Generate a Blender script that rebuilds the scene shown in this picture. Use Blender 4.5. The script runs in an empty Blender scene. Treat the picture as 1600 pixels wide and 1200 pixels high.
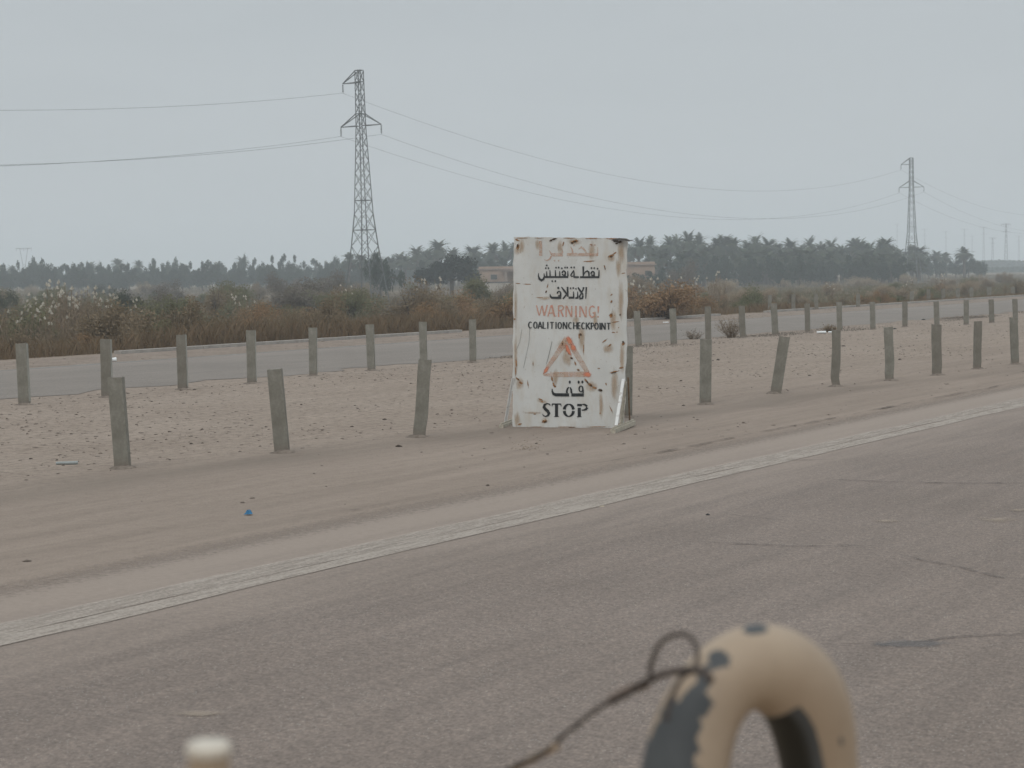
import bpy, math, random
import numpy as np
from mathutils import Vector, Matrix
R = math.radians
random.seed(7); rng = np.random.default_rng(7)
scene = bpy.context.scene
COL = scene.collection

# ------------------------------------------------------------------ camera
H = 1.8; FPX = 3000.0
PITCH = math.atan(175/3000); ROLL = math.atan(0.015)
F = Vector((0, math.cos(PITCH), -math.sin(PITCH)))
R0 = Vector((1, 0, 0)); U0 = Vector((0, math.sin(PITCH), math.cos(PITCH)))
RT = math.cos(ROLL)*R0 - math.sin(ROLL)*U0
UP = math.sin(ROLL)*R0 + math.cos(ROLL)*U0
cd = bpy.data.cameras.new('camera'); cam = bpy.data.objects.new('camera', cd); COL.objects.link(cam)
m = Matrix((RT, UP, -F)).transposed().to_4x4(); m.translation = Vector((0, 0, H)); cam.matrix_world = m
cd.sensor_width = 36; cd.lens = 36*FPX/1600; cd.clip_start = 0.05; cd.clip_end = 20000
cd.dof.use_dof = True; cd.dof.focus_distance = 24; cd.dof.aperture_fstop = 7.5
scene.camera = cam
def ray(px, py): return F + (px-800)/FPX*RT - (py-600)/FPX*UP
def P(px, py, z=0.0):            # a measured point on the level z
    r = ray(px, py); return Vector((0, 0, H)) + r*((z-H)/r.z)
def PD(px, py, D):               # a measured point at the distance D
    r = ray(px, py); return Vector((0, 0, H)) + r*(D/r.y)

# ------------------------------------------------------------------ world, sun, exposure
SUN_EL, SUN_AZ = 48, 205; ZENITH = 2.35     # an overcast sky is brighter overhead than near the horizon
w = bpy.data.worlds.new('World'); scene.world = w; w.use_nodes = True
nt = w.node_tree; nt.nodes.clear(); N = nt.nodes.new; L = nt.links.new
out = N('ShaderNodeOutputWorld'); bg = N('ShaderNodeBackground'); L(bg.outputs[0], out.inputs[0])
sky = N('ShaderNodeTexSky'); sky.sky_type = 'NISHITA'; sky.sun_disc = False
sky.sun_elevation = R(SUN_EL); sky.sun_rotation = R(SUN_AZ); sky.dust_density = 6; sky.air_density = 1
tc = N('ShaderNodeTexCoord'); mp = N('ShaderNodeMapping'); mp.inputs['Scale'].default_value = (1, 1, 5)
L(tc.outputs['Generated'], mp.inputs[0])
ns = N('ShaderNodeTexNoise'); ns.inputs['Scale'].default_value = 2.2; ns.inputs['Detail'].default_value = 4
L(mp.outputs[0], ns.inputs['Vector'])
sep = N('ShaderNodeSeparateXYZ'); L(tc.outputs['Generated'], sep.inputs[0])
# a closed cloud deck: even grey, a little deeper overhead
zr = N('ShaderNodeMapRange'); zr.inputs['From Min'].default_value = 0.0; zr.inputs['From Max'].default_value = 0.5
zr.inputs['To Min'].default_value = 0; zr.inputs['To Max'].default_value = 1; L(sep.outputs['Z'], zr.inputs['Value'])
ad = N('ShaderNodeMath'); ad.operation = 'ADD'; L(zr.outputs[0], ad.inputs[0])
nm = N('ShaderNodeMath'); nm.operation = 'MULTIPLY_ADD'; nm.inputs[1].default_value = 1.5; nm.inputs[2].default_value = -0.7
L(ns.outputs[0], nm.inputs[0]); L(nm.outputs[0], ad.inputs[1])
cr = N('ShaderNodeValToRGB'); e = cr.color_ramp.elements
e[0].position = 0.0; e[0].color = (6.0, 6.4, 6.65, 1); e[1].position = 1.0; e[1].color = (4.95, 5.38, 5.65, 1)
L(ad.outputs[0], cr.inputs[0])
zb = N('ShaderNodeMapRange'); zb.interpolation_type = 'SMOOTHSTEP'; zb.inputs['From Min'].default_value = .15; zb.inputs['From Max'].default_value = .75
zb.inputs['To Min'].default_value = 1; zb.inputs['To Max'].default_value = ZENITH; L(sep.outputs['Z'], zb.inputs['Value'])
vs_ = N('ShaderNodeVectorMath'); vs_.operation = 'SCALE'; L(cr.outputs[0], vs_.inputs[0]); L(zb.outputs[0], vs_.inputs['Scale'])
mx = N('ShaderNodeMix'); mx.data_type = 'RGBA'; mx.inputs[0].default_value = 0.93
L(sky.outputs[0], mx.inputs[6]); L(vs_.outputs[0], mx.inputs[7])
L(mx.outputs[2], bg.inputs['Color']); bg.inputs['Strength'].default_value = 0.092
sd = bpy.data.lights.new('sun', 'SUN'); sd.energy = 0.6; sd.angle = R(30); sd.color = (1, .95, .88)
so = bpy.data.objects.new('sun', sd); COL.objects.link(so)
dv = Vector((math.sin(R(SUN_AZ))*math.cos(R(SUN_EL)), math.cos(R(SUN_AZ))*math.cos(R(SUN_EL)), math.sin(R(SUN_EL))))
so.rotation_euler = dv.to_track_quat('Z', 'Y').to_euler()
scene.view_settings.view_transform = 'Standard'; scene.view_settings.look = 'None'
scene.view_settings.exposure = 0.0; scene.view_settings.gamma = 1
scene.render.engine = 'CYCLES'
cy = scene.cycles; cy.max_bounces = 6; cy.diffuse_bounces = 3; cy.glossy_bounces = 2; cy.transparent_max_bounces = 12
cy.volume_bounces = 2; cy.use_denoising = True; cy.use_fast_gi = False

# ------------------------------------------------------------------ helpers
def tag(o, label=None, cat=None, group=None, kind=None):
    if label: o['label'] = label
    if cat: o['category'] = cat
    if group: o['group'] = group
    if kind: o['kind'] = kind
    return o
def thing(name, loc, label, cat, group=None, rot=(0, 0, 0)):
    o = bpy.data.objects.new(name, None); COL.objects.link(o); o.location = loc; o.rotation_euler = rot
    o.empty_display_size = .2
    return tag(o, label, cat, group)
class MB:
    def __init__(s): s.v = []; s.f = []; s.mi = []; s.m = 0; s.at = []
    def add(s, vs, fs, a=None):
        b = len(s.v); s.v += [tuple(v) for v in vs]; s.f += [tuple(i+b for i in f) for f in fs]; s.mi += [s.m]*len(fs)
        s.at += (a if a is not None else [0.0]*len(vs)); return s
    def box(s, c, d, M=None):
        c = Vector(c); x, y, z = d[0]/2, d[1]/2, d[2]/2
        vs = [Vector((i*x, j*y, k*z)) for k in (-1, 1) for j in (-1, 1) for i in (-1, 1)]
        vs = [(M @ v if M else v)+c for v in vs]
        return s.add(vs, [(0, 2, 3, 1), (4, 5, 7, 6), (0, 1, 5, 4), (2, 6, 7, 3), (0, 4, 6, 2), (1, 3, 7, 5)])
    def bar(s, a, b, w, h=None):
        a = Vector(a); b = Vector(b); d = b-a; M = d.to_track_quat('Z', 'Y').to_matrix()
        return s.box((a+b)/2, (w, h or w, d.length), M)
    def tube(s, pts, rad, n=8, cap=True):
        pts = [Vector(p) for p in pts]; k = len(pts)
        rad = rad if hasattr(rad, '__len__') else [rad]*k
        vs = []; up = None
        for i, p in enumerate(pts):
            d = (pts[min(i+1, k-1)]-pts[max(i-1, 0)]).normalized()
            if up is None: up = d.orthogonal().normalized()
            up = (up-d*up.dot(d)).normalized(); q = d.cross(up)
            vs += [p+rad[i]*(math.cos(2*math.pi*j/n)*up+math.sin(2*math.pi*j/n)*q) for j in range(n)]
        fs = [(i*n+j, i*n+(j+1) % n, (i+1)*n+(j+1) % n, (i+1)*n+j) for i in range(k-1) for j in range(n)]
        if cap: fs += [tuple(range(n-1, -1, -1)), tuple((k-1)*n+j for j in range(n))]
        return s.add(vs, fs)
    def build(s, name, mats, parent=None, smooth=False, label=None):
        me = bpy.data.meshes.new(name)
        o0 = parent.matrix_basis.translation if parent is not None and parent.get('_w') else Vector((0, 0, 0))
        me.from_pydata([(v[0]-o0[0], v[1]-o0[1], v[2]-o0[2]) for v in s.v], [], s.f)
        for mt in (mats if isinstance(mats, (list, tuple)) else [mats]): me.materials.append(mt)
        if any(s.mi): me.polygons.foreach_set('material_index', s.mi)
        if any(s.at):
            a = me.attributes.new('fall', 'FLOAT', 'POINT'); a.data.foreach_set('value', s.at)
        if smooth: me.polygons.foreach_set('use_smooth', [True]*len(s.f))
        me.update()
        o = bpy.data.objects.new(name, me); COL.objects.link(o)
        if parent is not None: o.parent = parent
        if label: o['label'] = label
        return o
def wthing(name, loc, label, cat, group=None):   # its parts are given in world coordinates
    o = thing(name, loc, label, cat, group); o['_w'] = 1; return o
def np_mesh(name, V, Fc, mats, parent=None, attr=None, mi=None):
    """V (n,3); Fc (m,k) equal-size faces"""
    me = bpy.data.meshes.new(name); k = Fc.shape[1]
    me.vertices.add(len(V)); me.vertices.foreach_set('co', np.ascontiguousarray(V, dtype=np.float32).ravel())
    me.loops.add(Fc.size); me.loops.foreach_set('vertex_index', Fc.astype(np.int32).ravel())
    me.polygons.add(len(Fc)); me.polygons.foreach_set('loop_start', np.arange(0, Fc.size, k, dtype=np.int32))
    try: me.polygons.foreach_set('loop_total', np.full(len(Fc), k, dtype=np.int32))
    except Exception: pass
    for mt in (mats if isinstance(mats, (list, tuple)) else [mats]): me.materials.append(mt)
    if mi is not None: me.polygons.foreach_set('material_index', mi.astype(np.int32))
    if attr is not None:
        for nme, arr in attr.items():
            a = me.attributes.new(nme, 'FLOAT', 'POINT'); a.data.foreach_set('value', arr.astype(np.float32))
    me.update(calc_edges=True); me.validate()
    o = bpy.data.objects.new(name, me); COL.objects.link(o)
    if parent is not None: o.parent = parent
    return o
def kids(o): return [c for c in ALLKIDS.get(o.name, [])]
ALLKIDS = {}
def reg(root, *ch): ALLKIDS[root.name] = list(ch)
def copy_tree(root, loc, rz=0, sc=1, label=None, group=None, rot=None):
    c = root.copy(); COL.objects.link(c); c.location = loc
    c.rotation_euler = rot or (0, 0, rz); c.scale = sc if hasattr(sc, '__len__') else (sc, sc, sc)
    if label: c['label'] = label
    if group: c['group'] = group
    for ch in ALLKIDS.get(root.name, []):
        d = ch.copy(); COL.objects.link(d); d.parent = c
        for g in ALLKIDS.get(ch.name, []):
            h = g.copy(); COL.objects.link(h); h.parent = d
    return c

# ---- materials
def mat(name, rough=.8, spec=.3, metal=0):
    mt = bpy.data.materials.new(name); mt.use_nodes = True; nt = mt.node_tree
    b = nt.nodes['Principled BSDF']; b.inputs['Roughness'].default_value = rough
    b.inputs['Specular IOR Level'].default_value = spec; b.inputs['Metallic'].default_value = metal
    return mt, nt, b
def nd(nt, t, **k):
    n = nt.nodes.new('ShaderNode'+t)
    for a, v in k.items():
        if a in n.inputs: n.inputs[a].default_value = v
        else: setattr(n, a, v)
    return n
def ramp(nt, src, stops, interp='LINEAR'):
    r = nt.nodes.new('ShaderNodeValToRGB'); e = r.color_ramp.elements; r.color_ramp.interpolation = interp
    e[0].position, e[0].color = stops[0][0], (*stops[0][1], 1); e[1].position, e[1].color = stops[-1][0], (*stops[-1][1], 1)
    for p, c in stops[1:-1]: q = e.new(p); q.color = (*c, 1)
    nt.links.new(src, r.inputs[0]); return r.outputs[0]
def noise(nt, scale, detail=4, rough=.55, vec=None, stretch=None, kind='Object'):
    tc = nd(nt, 'TexCoord'); v = vec or tc.outputs[kind]
    if stretch is not None:
        mp = nd(nt, 'Mapping'); mp.inputs['Scale'].default_value = stretch; nt.links.new(v, mp.inputs[0]); v = mp.outputs[0]
    n = nd(nt, 'TexNoise', Scale=scale, Detail=detail, Roughness=rough); nt.links.new(v, n.inputs['Vector']); return n.outputs[0]
def mixc(nt, fac, a, b, mode='MIX'):
    m = nt.nodes.new('ShaderNodeMix'); m.data_type = 'RGBA'; m.blend_type = mode
    for i, v in ((0, fac), (6, a), (7, b)):
        if isinstance(v, (int, float)): m.inputs[i].default_value = v
        elif isinstance(v, tuple): m.inputs[i].default_value = (*v, 1)
        else: nt.links.new(v, m.inputs[i])
    return m.outputs[2]
def mth(nt, op, a, b=None, c=None, clamp=False):
    m = nt.nodes.new('ShaderNodeMath'); m.operation = op; m.use_clamp = clamp
    for i, v in enumerate((a, b, c)):
        if v is None: continue
        if isinstance(v, (int, float)): m.inputs[i].default_value = v
        else: nt.links.new(v, m.inputs[i])
    return m.outputs[0]
def bump(nt, b, h, strength=.3, dist=.02):
    bm = nd(nt, 'Bump', Strength=strength, Distance=dist); nt.links.new(h, bm.inputs['Height']); nt.links.new(bm.outputs[0], b.inputs['Normal'])
def simple(name, col, rough=.8, spec=.3, metal=0, var=.25, scale=6):
    mt, nt, b = mat(name, rough, spec, metal)
    n = noise(nt, scale, 5, .65)
    lo = tuple(c*(1-var) for c in col); hi = tuple(min(1, c*(1+var)) for c in col)
    nt.links.new(ramp(nt, n, [(.3, lo), (.7, hi)]), b.inputs['Base Color']); return mt
def foliage(name, cols, trans=.15):
    mt = bpy.data.materials.new(name); mt.use_nodes = True; nt = mt.node_tree; nt.nodes.clear()
    o = nd(nt, 'OutputMaterial'); d = nd(nt, 'BsdfDiffuse'); t = nd(nt, 'BsdfTranslucent'); ms = nd(nt, 'MixShader', Fac=trans)
    g = nd(nt, 'NewGeometry'); oi = nd(nt, 'ObjectInfo')
    s = mth(nt, 'FRACT', mth(nt, 'ADD', mth(nt, 'MULTIPLY', g.outputs['Random Per Island'], .62), mth(nt, 'MULTIPLY', oi.outputs['Random'], .32)))
    k = len(cols); c = ramp(nt, s, [(i/(k-1), cc) for i, cc in enumerate(cols)])
    for q in (d, t): nt.links.new(c, q.inputs['Color'])
    nt.links.new(d.outputs[0], ms.inputs[1]); nt.links.new(t.outputs[0], ms.inputs[2]); nt.links.new(ms.outputs[0], o.inputs[0])
    return mt

# ------------------------------------------------------------------ the setting: ground and roads
TH = math.atan2(.517, .856)
DR = Vector((math.sin(TH), math.cos(TH), 0)); NR = Vector((-math.cos(TH), math.sin(TH), 0))   # along and across the carriageways
def st(s, t, z=0.0): return DR*s+NR*t+Vector((0, 0, z))
def vnoise(x, y, sc, seed=0):          # smooth value noise, numpy
    x = np.asarray(x, float)/sc; y = np.asarray(y, float)/sc
    xi = np.floor(x).astype(int); yi = np.floor(y).astype(int); fx = x-xi; fy = y-yi
    fx = fx*fx*(3-2*fx); fy = fy*fy*(3-2*fy)
    def h(a, b):
        q = np.sin(a*127.1+b*311.7+seed*74.7)*43758.5453; return q-np.floor(q)
    return (h(xi, yi)*(1-fx)+h(xi+1, yi)*fx)*(1-fy)+(h(xi, yi+1)*(1-fx)+h(xi+1, yi+1)*fx)*fy
def sst(a, b, x): q = np.clip((x-a)/(b-a), 0, 1); return q*q*(3-2*q)
def ground_z(x, y):
    x = np.asarray(x, float); y = np.asarray(y, float)
    t = x*NR.x+y*NR.y
    z = -.55*sst(31.9, 37, t)-.65*sst(40, 110, t)
    z = z+(vnoise(x, y, 9, 1)-.5)*.5*sst(34, 60, t)+(vnoise(x, y, 40, 2)-.5)*.35*sst(60, 140, t)
    med = sst(8.9, 10.5, t)*(1-sst(20.2, 21.3, t))
    z = z+med*((vnoise(x, y, 1.7, 3)-.5)*.05+(vnoise(x, y, .45, 4)-.5)*.02)
    return z
def gz(x, y): return float(ground_z(x, y))
xs = np.concatenate([-np.geomspace(14, 4000, 60)[::-1], np.arange(-13.7, 30, .22), np.geomspace(30.3, 4000, 70)])
ys = np.concatenate([np.linspace(-200, 4, 12), np.arange(4.4, 66, .25), np.geomspace(66.4, 6000, 110)])
X, Y = np.meshgrid(xs, ys); nx, ny = len(xs), len(ys)
V = np.stack([X.ravel(), Y.ravel(), ground_z(X, Y).ravel()], 1)
ii, jj = np.meshgrid(np.arange(nx-1), np.arange(ny-1)); b0 = (jj*nx+ii).ravel()
Fc = np.stack([b0, b0+1, b0+nx+1, b0+nx], 1)
xx, yy = V[:, 0], V[:, 1]; tt = xx*NR.x+yy*NR.y
# the strip of darker swept grit along the near posts, and scrub soil past the far road
pa = P(190, 745); pb = P(1587, 575); dl = (pb-pa).normalized(); nl = Vector((-dl.y, dl.x, 0))
q = (xx-pa.x)*nl.x+(yy-pa.y)*nl.y
grit = np.exp(-((q+.25+(vnoise(xx, yy, 2.5, 9)-.5)*.9)/.42)**2)*(.35+.65*vnoise(xx, yy, 1.1, 5))
dust = (1-sst(11.0, 13.2, tt+(vnoise(xx, yy, 3, 14)-.5)*1.6))*sst(-30, 0, tt)
soil = sst(31.0, 34, tt)
gm, nt, b = mat('sandy_ground', 1.0, 0)
at1 = nd(nt, 'Attribute', attribute_name='grit'); at2 = nd(nt, 'Attribute', attribute_name='soil')
n1 = noise(nt, .35, 5); n2 = noise(nt, 9, 6, .7); n3 = noise(nt, 60, 3, .7)
c = ramp(nt, n1, [(.3, (.273, .223, .185)), (.7, (.313, .259, .217))])
c = mixc(nt, .8, c, ramp(nt, n2, [(.30, (.24, .23, .22)), (.48, (.5, .5, .5)), (.7, (.64, .64, .63))]), 'OVERLAY')
c = mixc(nt, .5, c, ramp(nt, n3, [(.36, (.33, .32, .31)), (.62, (.56, .56, .56))]), 'OVERLAY')
at3 = nd(nt, 'Attribute', attribute_name='dust'); tcg = nd(nt, 'TexCoord'); mpg = nd(nt, 'Mapping'); mpg.inputs['Rotation'].default_value = (0, 0, TH); mpg2 = nd(nt, 'Mapping'); mpg2.inputs['Scale'].default_value = (3.2, .22, 1)
nt.links.new(tcg.outputs['Object'], mpg.inputs[0]); nt.links.new(mpg.outputs[0], mpg2.inputs[0])
trk = noise(nt, 1.0, 6, .65, vec=mpg2.outputs[0])
cdu = mixc(nt, .38, (.278, .227, .190), ramp(nt, trk, [(.3, (.40, .40, .40)), (.7, (.58, .58, .58))]), 'OVERLAY')
cdu = mixc(nt, .35, cdu, ramp(nt, n3, [(.36, (.33, .32, .31)), (.62, (.56, .56, .56))]), 'OVERLAY')
c = mixc(nt, mth(nt, 'MULTIPLY', at3.outputs['Fac'], .75), c, cdu)
c = mixc(nt, .22, c, ramp(nt, trk, [(.35, (.36, .36, .36)), (.65, (.6, .6, .6))]), 'OVERLAY')
c = mixc(nt, mth(nt, 'MULTIPLY', at1.outputs['Fac'], .62), c, (.175, .146, .122))
c = mixc(nt, at2.outputs['Fac'], c, ramp(nt, noise(nt, .5, 6), [(.3, (.12, .09, .06)), (.7, (.21, .165, .115))]))
nt.links.new(c, b.inputs['Base Color']); bump(nt, b, mixc(nt, .5, n2, n3), .5, .03)
gr = np_mesh('ground', V, Fc, gm, attr={'grit': grit, 'soil': soil, 'dust': dust}); tag(gr, kind='structure')
gr.data.polygons.foreach_set('use_smooth', [True]*len(gr.data.polygons))

def ribbon(name, edges, s0, s1, z, mt, ns_=120, parent=None, wob=None, seed=0):
    """a sheet between the lines t=edges[i]; UV is (across, along) in metres"""
    ss = np.linspace(s0, s1, ns_); ed = np.array(edges); k = len(ed)
    S, T = np.meshgrid(ss, ed, indexing='ij')
    T = T.astype(float).copy()
    if wob:
        for i, a in enumerate(wob):
            T[:, i] += a*((vnoise(ss, ss*0, 1.3, seed+i)-.5)+.6*(vnoise(ss, ss*0, .37, seed+i+7)-.5)+.8*(vnoise(ss, ss*0, 6, seed+i+3)-.5))
    V = np.stack([DR.x*S+NR.x*T, DR.y*S+NR.y*T, S*0+z], -1).reshape(-1, 3)
    i, j = np.meshgrid(np.arange(ns_-1), np.arange(k-1), indexing='ij'); b = (i*k+j).ravel()
    Fc = np.stack([b, b+k, b+k+1, b+1], 1)
    o = np_mesh(name, V, Fc, mt, parent)
    uv = o.data.uv_layers.new(name='road'); li = np.empty(len(o.data.loops), dtype=np.int32); o.data.loops.foreach_get('vertex_index', li)
    uvv = np.stack([T.ravel(), S.ravel()], 1)[li]; uv.data.foreach_set('uv', uvv.astype(np.float32).ravel())
    return o
def asphalt(name, lo, hi, sandy, tcentre, twidth, edge_t=None):
    mt, nt, b = mat(name, .85, .25)
    uv = nd(nt, 'UVMap', uv_map='road'); sp = nd(nt, 'SeparateXYZ'); nt.links.new(uv.outputs[0], sp.inputs[0])
    big = noise(nt, .35, 4, vec=uv.outputs[0]); streak = noise(nt, 1.0, 6, .6, vec=uv.outputs[0], stretch=(5.5, .45, 1))
    fine = noise(nt, 70, 3, .75, vec=uv.outputs[0], stretch=(1, .55, 1)); mid = noise(nt, 20, 5, .75, vec=uv.outputs[0])
    c = ramp(nt, big, [(.3, lo), (.7, hi)])
    c = mixc(nt, .42, c, ramp(nt, streak, [(.3, (.36, .36, .36)), (.7, (.62, .61, .6))]), 'OVERLAY')
    c = mixc(nt, .8, c, ramp(nt, fine, [(.34, (.30, .29, .29)), (.5, (.5, .5, .5)), (.66, (.70, .69, .67))]), 'OVERLAY')
    c = mixc(nt, .75, c, ramp(nt, mid, [(.34, (.34, .34, .34)), (.66, (.64, .63, .62))]), 'OVERLAY')
    vo = nd(nt, 'TexVoronoi', Scale=42.0); nt.links.new(uv.outputs[0], vo.inputs['Vector'])
    sel = mth(nt, 'MULTIPLY', mth(nt, 'LESS_THAN', vo.outputs['Distance'], .16), mth(nt, 'GREATER_THAN', noise(nt, 3.1, 2, vec=uv.outputs[0]), .5))
    c = mixc(nt, mth(nt, 'MULTIPLY', sel, .6), c, (.46, .42, .37))
    # dust blown over the edge of the road
    a = mth(nt, 'DIVIDE', mth(nt, 'SUBTRACT', mth(nt, 'ADD', sp.outputs[0], mth(nt, 'MULTIPLY', mth(nt, 'SUBTRACT', streak, .5), 1.6)), tcentre), twidth, clamp=True)
    c = mixc(nt, mth(nt, 'MULTIPLY', a, sandy[3]), c, mixc(nt, .45, sandy[:3], ramp(nt, mid, [(.35, (.42, .42, .42)), (.65, (.6, .6, .6))]), 'OVERLAY'))
    nt.links.new(c, b.inputs['Base Color']); bump(nt, b, fine, .35, .008)
    if edge_t:                                    # sand drifted over the ragged rim of the asphalt
        v = mth(nt, 'DIVIDE', mth(nt, 'SUBTRACT', edge_t, mth(nt, 'ADD', sp.outputs[0], mth(nt, 'MULTIPLY', mth(nt, 'SUBTRACT', mid, .5), 1.1))), .45, clamp=True)
        nt.links.new(v, b.inputs['Alpha'])
    return mt
asph = asphalt('worn_asphalt', (.174, .140, .118), (.207, .168, .144), (.276, .222, .183, .97), 5.9, 1.9, 8.45)
near = ribbon('near_road', [-7, 0, 4, 8.5], -60, 420, .006, asph, 2200, wob=(0, 0, 0, .10), seed=3); tag(near, kind='structure')
asph2 = asphalt('far_asphalt', (.180, .156, .136), (.210, .183, .160), (.25, .212, .18, .8), 26.6, 2.2)
far = ribbon('far_road', [21.45, 24, 28.3], -60, 620, .006, asph2, 1800, wob=(.7, 0, .25), seed=21); tag(far, kind='structure')
# the gravel shoulder of the far road with its low concrete edge
shm, nt, b = mat('shoulder_gravel', .95, .1)
n2 = noise(nt, 7, 6, .75); n3 = noise(nt, 1.2, 4)
c = mixc(nt, .7, ramp(nt, n3, [(.3, (.21, .165, .135)), (.7, (.27, .22, .185))]), ramp(nt, n2, [(.36, (.28, .27, .26)), (.62, (.62, .62, .6))]), 'OVERLAY')
nt.links.new(c, b.inputs['Base Color']); bump(nt, b, n2, .5, .03)
sh = ribbon('far_shoulder', [28.45, 31.3], -60, 620, .004, shm, 900, wob=(.2, 0), seed=31); tag(sh, kind='structure')
kb = MB(); conc = simple('pale_concrete', (.34, .31, .28), .9, var=.2, scale=4)
for a, b_ in ((-60, 30.6), (34, 50.5), (52.5, 69), (72, 300)):
    for k in range(int((b_-a)//3)):
        s0 = a+3*k; kb.box(st(s0+1.49, 31.42, .02), (.22, 2.97, .12), Matrix.Rotation(-TH, 3, 'Z'))
kerb = kb.build('kerb', conc); tag(kerb, kind='structure')
# painted lines
def paint(name, col, wear, scale=5):
    mt, nt, b = mat(name, .8, .3); uv = nd(nt, 'UVMap', uv_map='road')
    n = noise(nt, scale, 7, .75, vec=uv.outputs[0], stretch=(3.5, .5, 1)); n2 = noise(nt, 40, 3, .7, vec=uv.outputs[0])
    c = ramp(nt, n2, [(.3, tuple(x*.8 for x in col)), (.7, col)]); nt.links.new(c, b.inputs['Base Color'])
    a = ramp(nt, mixc(nt, .35, n, n2), [(wear-.12, (0, 0, 0)), (wear+.18, (.85, .85, .85))]); nt.links.new(a, b.inputs['Alpha'])
    return mt
pm = paint('worn_white_paint', (.42, .36, .305), .40); pm2 = paint('solid_worn_paint', (.42, .36, .305), .36)
l1 = ribbon('edge_line', [7.17, 7.42], -40, 400, .011, pm, 1200, parent=near, wob=(.05, .05), seed=41)
l2 = ribbon('edge_line', [6.98, 7.165], -40, 400, .0105, pm2, 1200, parent=near, wob=(.04, .02), seed=51)
pm3 = paint('far_line_paint', (.33, .31, .29), .42)
l3 = ribbon('edge_line', [28.0, 28.28], -40, 600, .0105, pm3, 500, parent=far, wob=(.05, .05), seed=61)
# dark joint between the asphalt and the sand
jm, nt, b = mat('dark_joint', .95, .1); nt.links.new(ramp(nt, noise(nt, 3, 5), [(.3, (.07, .056, .046)), (.7, (.15, .12, .1))]), b.inputs['Base Color'])
nt.links.new(ramp(nt, noise(nt, 2.2, 6, .7), [(.42, (0, 0, 0)), (.62, (.6, .6, .6))]), b.inputs['Alpha'])
jo = ribbon('edge_joint', [8.50, 8.53], 11.8, 200, .0125, jm, 1400, parent=near, wob=(.10, .10), seed=3)
# cracks and tar lines on the near road
cm, nt, b = mat('crack_dark', .9, .2); nt.links.new(ramp(nt, noise(nt, 4, 3), [(.3, (.07, .06, .055)), (.7, (.11, .095, .085))]), b.inputs['Base Color'])
nt.links.new(ramp(nt, noise(nt, 5, 5, .7), [(.38, (.05, .05, .05)), (.62, (.7, .7, .7))]), b.inputs['Alpha'])
ck = MB()
def crack(pts, wpx, z=.013):
    W = [P(*p) for p in pts]; dense = []
    for a, b_ in zip(W[:-1], W[1:]):
        n = max(2, int((b_-a).length/.06)); dense += [a.lerp(b_, i/n) for i in range(n)]
    dense.append(W[-1]); vs = []; k = len(dense)
    for i, p in enumerate(dense):
        d = (dense[min(i+1, k-1)]-dense[max(i-1, 0)]).normalized(); n = Vector((-d.y, d.x, 0))
        j = (float(vnoise(p.x*7, p.y*7, 1, 3))-.5)*.035+(float(vnoise(p.x, p.y, .6, 8))-.5)*.10
        ww = wpx*(.5+.9*float(vnoise(p.x*5, p.y*5, 1, 6)))*min(1, i/6, (k-1-i)/6+.05)
        vs += [p+n*(j+ww)+Vector((0, 0, z)), p+n*(j-ww)+Vector((0, 0, z))]
    ck.add(vs, [(2*i, 2*i+1, 2*i+3, 2*i+2) for i in range(k-1)])
crack([(1285, 1011), (1390, 1008), (1480, 1000), (1640, 992)], .013)
crack([(1290, 750), (1400, 755), (1500, 757), (1640, 758)], .018)
crack([(1106, 804), (1150, 806), (1200, 811), (1255, 817)], .011)
crack([(1060, 849), (1150, 852), (1250, 856), (1390, 856)], .012)
crack([(1385, 868), (1450, 880), (1520, 893), (1570, 905), (1640, 910)], .012)
crack([(880, 1013), (1000, 1012)], .006)
crack([(1180, 722), (1330, 719)], .010)
ck.build('crack', cm, near)
tar, nt, b = mat('tar_patch', .6, .35); nt.links.new(ramp(nt, noise(nt, 4, 3), [(.3, (.10, .10, .105)), (.7, (.15, .145, .145))]), b.inputs['Base Color'])
a_ = nd(nt, 'Attribute', attribute_name='fall')
nt.links.new(mth(nt, 'MULTIPLY', ramp(nt, mth(nt, 'ADD', a_.outputs['Fac'], mth(nt, 'MULTIPLY', mth(nt, 'SUBTRACT', noise(nt, 9, 5, .7), .5), 1.2)), [(.3, (0, 0, 0)), (.6, (1, 1, 1))]), .4), b.inputs['Alpha'])
dm, nt, b = mat('dust_patch', .9, .1); b.inputs['Base Color'].default_value = (.36, .295, .235, 1)
a_ = nd(nt, 'Attribute', attribute_name='fall')
nt.links.new(mth(nt, 'MULTIPLY', ramp(nt, mth(nt, 'ADD', a_.outputs['Fac'], mth(nt, 'MULTIPLY', mth(nt, 'SUBTRACT', noise(nt, 12, 5, .7), .5), 1.4)), [(.25, (0, 0, 0)), (.8, (1, 1, 1))]), .6), b.inputs['Alpha'])
def blobs(name, mt, lst, z):
    k = MB()
    for px, py, rx, ry in lst:
        c = P(px, py); vs = [c+Vector((0, 0, z))]; n = 20; a = [1.0]
        for i in range(n):
            an = 2*math.pi*i/n; p = P(px+rx*math.cos(an), py+ry*math.sin(an)); vs.append(p+Vector((0, 0, z))); a.append(0.0)
        k.add(vs, [(0, 1+(i+1) % n, 1+i) for i in range(n)], a)
    return k.build(name, mt, near)
blobs('tar_patch', tar, [(1420, 1009, 95, 9)], .010)
blobs('dust_patch', dm, [(1560, 814, 40, 6), (1386, 816, 28, 3.5), (1590, 799, 22, 3), (310, 1118, 55, 7)], .0102)

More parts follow.
